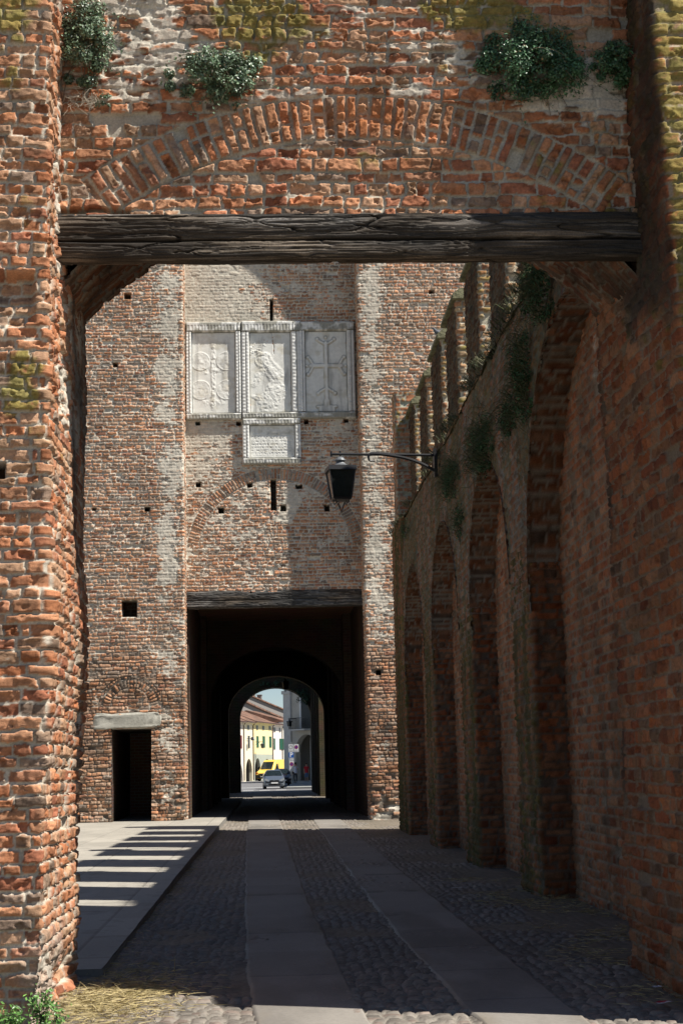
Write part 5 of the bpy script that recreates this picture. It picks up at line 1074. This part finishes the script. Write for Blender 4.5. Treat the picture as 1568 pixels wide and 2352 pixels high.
def car(name, label, loc, rz, col, van=False, emblem=None):
    """faces -Y. front bumper at y = 0"""
    root = thing(name, label, 'van' if van else 'car', loc, rz); p = paint('paint_'+name, *col)
    if not van:
        L, w, rh = 3.85, .82, 1.42
        #   y, bottom, hip half-width, belt z, roof z, roof half-width
        prof = [(.0, .30, .62, .50, .56, .50), (.06, .20, .73, .58, .66, .60), (.22, .18, .79, .66, .73, .64), (.55, .18, .82, .74, .83, .66), (.95, .18, .82, .86, .95, .66), (1.15, .18, .82, .90, .98, .66), (1.75, .18, .82, .93, 1.36, .56), (2.1, .18, .82, .95, rh, .55), (2.8, .18, .82, .97, rh-.01, .56), (3.45, .18, .80, .98, 1.33, .55), (3.70, .22, .77, .95, 1.0, .58), (L, .35, .70, .80, .85, .55)]
        st = [(y, [(0, b), (hw_*.9, b), (hw_, b+.12), (hw_, (b+bz_)/2+.1), (hw_*.97, bz_), (rw, rz_-.04 if rz_-bz_ > .2 else rz_), (rw*.8, rz_), (0, rz_+.01)]) for y, b, hw_, bz_, rz_, rw in prof]
        WB = (.72, 3.18); wr, ww, wx = .30, .20, .71
    else:
        L, w, rh = 4.7, .98, 2.42
        prof = [(.0, .45, .80, .70, .80, .60), (.08, .30, .90, .80, .95, .75), (.35, .28, .96, 1.0, 1.12, .80), (.95, .28, .98, 1.15, 1.30, .84), (1.75, .28, .98, 1.25, 2.20, .80), (2.05, .28, .98, 1.25, 2.38, .84), (3.0, .28, .98, 1.25, rh, .85), (4.5, .28, .98, 1.25, rh, .85), (L, .35, .95, 1.2, rh-.06, .82)]
        st = [(y, [(0, b), (hw_*.9, b), (hw_, b+.12), (hw_, (b+bz_)/2+.1), (hw_*.985, bz_), (rw, rz_-.10 if rz_-bz_ > .2 else rz_), (rw*.85, rz_), (0, rz_+.02)]) for y, b, hw_, bz_, rz_, rw in prof]
        WB = (.95, 3.8); wr, ww, wx = .34, .22, .86
    bm = bmesh.new(); loft(bm, st); bod = bm_obj('body', bm, p, root, smooth=False); bod.modifiers.new('bevel', 'BEVEL').width = .03; bod.modifiers['bevel'].segments = 2
    for y in WB:
        for s in (-1, 1): wheel(root, s*wx, y, wr, ww)
        bm = bmesh.new()
        for s in (-1, 1): prism(bm, [(y+(wr+.06)*math.cos(a), max(.16, wr+(wr+.06)*math.sin(a))) for a in [math.pi*k/12 for k in range(13)]], 'x', s*(w-.02), s*(w+.006))
        bm_obj('wheel_arch', bm, mplast, root)
    def quad(name, pts, m, par=root, off=.0):
        bm = bmesh.new(); bm.faces.new([bm.verts.new(q) for q in pts]); bmesh.ops.solidify(bm, geom=list(bm.faces), thickness=.012); return bm_obj(name, bm, m, par)
    if not van:
        quad('windscreen', [(-.66, 1.13, 1.00), (.66, 1.13, 1.00), (.52, 1.735, 1.365), (-.52, 1.735, 1.365)], mcarglass)
        for s in (-1, 1):
            quad('side_window', [(s*.805, 1.35, 1.0), (s*.815, 3.3, 1.02), (s*.60, 3.15, 1.30), (s*.585, 1.85, 1.33)], mcarglass)
            bm = bmesh.new(); prism(bm, [(s*.42, .60), (s*.50, .72), (s*.76, .80), (s*.78, .66), (s*.62, .58)], 'y', .03, .22); hl = bm_obj('headlight', bm, mlamp, root, bevel=.01)
            box('mirror', s*.97-.10, s*.97+.10, 1.30, 1.42, .98, 1.12, mplast, root, bevel=.03)
            box('grille', min(s*.07, s*.36), max(s*.07, s*.36), -.012, .05, .585, .665, mplast, root, bevel=.01)
            box('fog_lamp', s*.60-.07, s*.60+.07, -.01, .05, .33, .41, mlamp, root, bevel=.02)
        box('bumper_strip', -.74, .74, -.03, .08, .50, .56, mplast, root, bevel=.02); box('lower_grille', -.46, .46, -.015, .06, .27, .40, mplast, root, bevel=.01)
        box('number_plate', -.26, .26, -.05, -.03, .405, .50, mplate, root)
        if emblem:
            bm = bmesh.new(); prism(bm, [(0, .56), (.06, .625), (0, .70), (-.06, .625)], 'y', -.03, -.0); bm_obj('emblem', bm, mchrome, root)
        bm = bmesh.new()
        for s in (-1, 1): bx(bm, min(s*.1, s*.55), max(s*.1, s*.55), 1.09, 1.12, 1.0, 1.012)
        bm_obj('wipers', bm, mplast, root)
    else:
        quad('windscreen', [(-.72, .95, 1.37), (.72, .95, 1.37), (.67, 1.66, 2.18), (-.67, 1.66, 2.18)], mcarglass)
        for s in (-1, 1):
            quad('side_window', [(s*.995, 1.45, 1.32), (s*.995, 2.25, 1.32), (s*.905, 2.2, 1.95), (s*.905, 1.90, 1.95)], mcarglass)
            bm = bmesh.new(); prism(bm, [(s*.56, .78), (s*.60, .98), (s*.90, 1.02), (s*.90, .80)], 'y', .02, .20); bm_obj('headlight', bm, mamber, root, bevel=.01)
            box('mirror', s*1.14-.11, s*1.14+.11, 1.35, 1.48, 1.35, 1.65, mplast, root, bevel=.03)
            box('door_seam', s*.99-.004, s*.99+.004, 2.32, 2.345, .45, 2.0, mplast, root); box('trim_strip', s*.99-.012, s*.99+.012, 2.4, 4.5, .70, .80, mplast, root)
        box('bumper', -.94, .94, -.06, .3, .32, .70, mplast, root, bevel=.04); box('grille', -.52, .52, -.01, .06, .72, .86, mplast, root, bevel=.01); box('number_plate', -.26, .26, -.08, -.06, .46, .57, mplate, root)
    return root
cx = (xz(630.5, 1800, 115.3)[0]); car('silver_car', 'silver hatchback facing the arch, in front of the yellow van', (cx, 115.3, 0), R(2), ((.13, .155, .19), .3), emblem=True).scale = (.94, 1, .97)
cx = xz(648, 1800, 134)[0]; car('dark_car', 'dark maroon car parked behind the silver hatchback', (cx+.1, 134, 0), R(4), ((.022, .012, .014), .2))
vx = xz(603, 1790, 182)[0]; vn_ = car('yellow_van', 'bright yellow delivery van turned slightly left, in front of the yellow house', (vx, 181, 0), R(-26), ((.88, .60, .10), .0), van=True)
cx = xz(656, 1790, 196)[0]; car('red_van', 'dark red van almost hidden between the yellow van and the grey palace', (cx+.2, 196, 0), R(3), ((.16, .03, .025), .1), van=True)

# ================================================================== PEOPLE
mskin = mat('skin', (.50, .29, .20), rough=.55, bump=0, var=.08); mhair = mat('dark_hair', (.035, .02, .014), rough=.6, bump=0); mshirt = mat('red_cloth', (.50, .02, .03), rough=.8, bump=0, var=.12); mwsh = mat('white_cloth', (.66, .66, .72), rough=.8, bump=0, var=.1)
mjean = mat('blue_denim', (.12, .20, .33), rough=.85, bump=0, var=.15); mblk = mat('dark_trousers', (.02, .022, .03), rough=.8, bump=0); mshoe = mat('shoe_leather', (.10, .05, .03), rough=.5, bump=0)
def skin(name, pts, edges, m, parent, root=0, lv=2):
    me = bpy.data.meshes.new(name); me.from_pydata([p for p, r in pts], edges, []); o = link(name, me, parent); o.modifiers.new('skin', 'SKIN').use_smooth_shade = True
    for i, (p, r) in enumerate(pts):
        sv = me.skin_vertices[0].data[i]; rr = r if isinstance(r, tuple) else (r, r); sv.radius = rr; sv.use_root = (i == root)
    su = o.modifiers.new('sub', 'SUBSURF'); su.levels = lv; su.render_levels = lv; me.materials.append(m); return o
def person(label, loc, rz, H, top, legs, short, raise_right, hair_long):
    root = thing('person', label, 'person', loc, rz); k = H/1.75
    V = []; Ed = []
    def add(p, r, par=None):
        V.append((tuple(c*k for c in p), (r[0]*k, r[1]*k) if isinstance(r, tuple) else r*k))
        if par is not None: Ed.append((par, len(V)-1))
        return len(V)-1
    pel = add((0, 0, .95), (.15, .105)); wst = add((0, .0, 1.10), (.125, .09), pel); ch = add((0, .0, 1.30), (.155, .105), wst); nk0 = add((0, .01, 1.44), .085, ch); nk = add((0, .0, 1.52), .052, nk0)
    jaw = add((0, -.015, 1.58), .068, nk); hd_ = add((0, .0, 1.66), (.078, .095), jaw); add((0, .005, 1.72), .062, hd_)
    def hand(w, d, side):
        d = Vector(d).normalized(); pm = add(tuple(Vector(w)+d*.07), (.036, .018), hand.w); sx = Vector((1, 0, 0)) if abs(d.x) < .8 else Vector((0, 1, 0))
        for q, (o_, l_) in enumerate(((-.027, .075), (-.009, .088), (.009, .082), (.027, .064))):
            a = add(tuple(Vector(w)+d*.10+sx*o_), .0095, pm); b = add(tuple(Vector(w)+d*(.10+l_*.55)+sx*o_+Vector((0, -.012, 0))), .009, a); add(tuple(Vector(w)+d*(.10+l_*.9)+sx*o_+Vector((0, -.03, 0))), .007, b)
        t_ = add(tuple(Vector(w)+d*.05-sx*.035*side+Vector((0, -.02, 0))), .011, pm); add(tuple(Vector(w)+d*.09-sx*.05*side+Vector((0, -.035, 0))), .009, t_)
    arms = {}
    for s in (-1, 1):
        sh = add((s*.175, .005, 1.40), .062, nk0)
        if s == 1 and raise_right: el = add((s*.27, -.08, 1.18), .042, sh); wr = add((s*.14, -.16, 1.46), .028, el); hand.w = wr; hand((s*.14, -.16, 1.46), (-.25, .12, 1), s); arms[s] = ((s*.27, -.08, 1.18),)
        else: el = add((s*.235, .02 - .04*s, 1.13), .042, sh); wr = add((s*.25, -.05-.05*s, .90), .028, el); hand.w = wr; hand((s*.25, -.05-.05*s, .90), (0, -.15, -1), s); arms[s] = ((s*.235, .02-.04*s, 1.13),)
    st = {-1: (-.10, .06), 1: (.12, -.08)}
    for s in (-1, 1):
        f, kx = st[s]; hp = add((s*.09, 0, .88), .095, pel); kn = add((s*.10, f*.2-.03, .50), .06, hp); ca = add((s*.10, -f*.3+.02, .34), .056, kn); an = add((s*.10, -f+.02, .09), .036, ca); add((s*.11, -f-.12, .035), (.042, .03), an)
    skin('body', V, Ed, mskin, root)
    # clothes follow the same skeleton, slightly fuller
    V = []; Ed = []; pel = add((0, 0, .82), (.185, .135)); w0_ = add((0, 0, .93), (.185, .135), pel); w_ = add((0, 0, 1.08), (.16, .12), w0_); ch = add((0, 0, 1.30), (.175, .125), w_); n0 = add((0, .01, 1.445), .09, ch)
    for s in (-1, 1): sh = add((s*.18, .005, 1.405), .075, n0); e = arms[s][0]; add(tuple(Vector((s*.18, .005, 1.405)).lerp(Vector(e), .62)), .060, sh)
    skin('shirt', V, Ed, top, root)
    V = []; Ed = []; pel = add((0, 0, .98), (.155, .115)); p2 = add((0, 0, .90), (.16, .115), pel)
    for s in (-1, 1):
        f, kx = st[s]; hp = add((s*.09, 0, .84), .105, p2); kn = add((s*.10, f*.2-.03, .50), .075, hp)
        if not short: add((s*.10, -f+.02, .10), .062, kn)
        else: add((s*.10, f*.1-.02, .40), .07, kn)
    skin('trousers', V, Ed, legs, root)
    for s in (-1, 1): f, kx = st[s]; V = []; Ed = []; a = add((s*.10, -f+.05, .05), .042); b = add((s*.11, -f-.06, .045), .045, a); add((s*.115, -f-.16, .03), .032, b); skin('shoe', V, Ed, mshoe if short else mblk, root)
    V = []; Ed = []; a = add((0, .03, 1.69), (.105, .095)); b = add((0, .0, 1.765), .075, a); c_ = add((0, .05, 1.62), .072, a)
    if hair_long: add((0, .06, 1.50), .06, c_)
    skin('hair', V, Ed, mhair, root)
    bm = bmesh.new()
    for s in (-1, 1): bmesh.ops.create_uvsphere(bm, u_segments=8, v_segments=6, radius=.011*k, matrix=Matrix.Translation((s*.03*k, -.093*k, 1.655*k)))
    bm_obj('eyes', bm, mblk, root); bm = bmesh.new(); prism(bm, [(-.088*k, 1.66*k), (-.118*k, 1.615*k), (-.085*k, 1.61*k)], 'x', -.012*k, .012*k); bm_obj('nose', bm, mskin, root); box('mouth', -.025*k, .025*k, -.088*k, -.080*k, 1.575*k, 1.585*k, mshirt, root)
    return root
person('person in a red top and knee-length jeans walking on the shaded pavement', (xz(704, 1790, 152)[0], 152, .12), R(5), 1.72, mshirt, mjean, True, False, True)
person('person in white shirt and dark trousers, hand raised to the face, by the sign post', (xz(678.5, 1790, 143)[0], 143, .12), R(-15), 1.76, mwsh, mblk, False, True, False)
# grass and ferns along the crown of the far arch
rt2 = wall_bush('arch_ivy', 'green growth hanging under the crown of the far arch', 'plant', (.05, 101.45, 6.95), (.75, .3, .16), 700, .09, clumps=14, cols=DG, droop=.6)
wall_bush('arch_ivy', 'green growth on the right shoulder of the far arch', 'plant', (2.3, 101.45, 6.1), (.5, .3, .5), 700, .09, clumps=14, cols=DG, droop=.6)
GR = {'wall_bush': 'bushes rooted in the wall above the beam', 'wall_sprig': 'tiny sprigs in the wall above the beam', 'ledge_bush': 'plants growing along the rampart ledge', 'weed': 'weeds at the foot of the left pier', 'litter_scrap': 'litter scraps on the cobbles',
      'town_house': 'row of plastered houses beyond the far arch', 'gabled_building': 'taller buildings behind the house row', 'arch_ivy': 'greenery on the far arch', 'person': 'people on the far pavement'}
for o in list(COL.objects):
    if o.parent is None and o.name.split('.')[0] in GR and 'label' in o.keys(): o['group'] = GR[o.name.split('.')[0]]
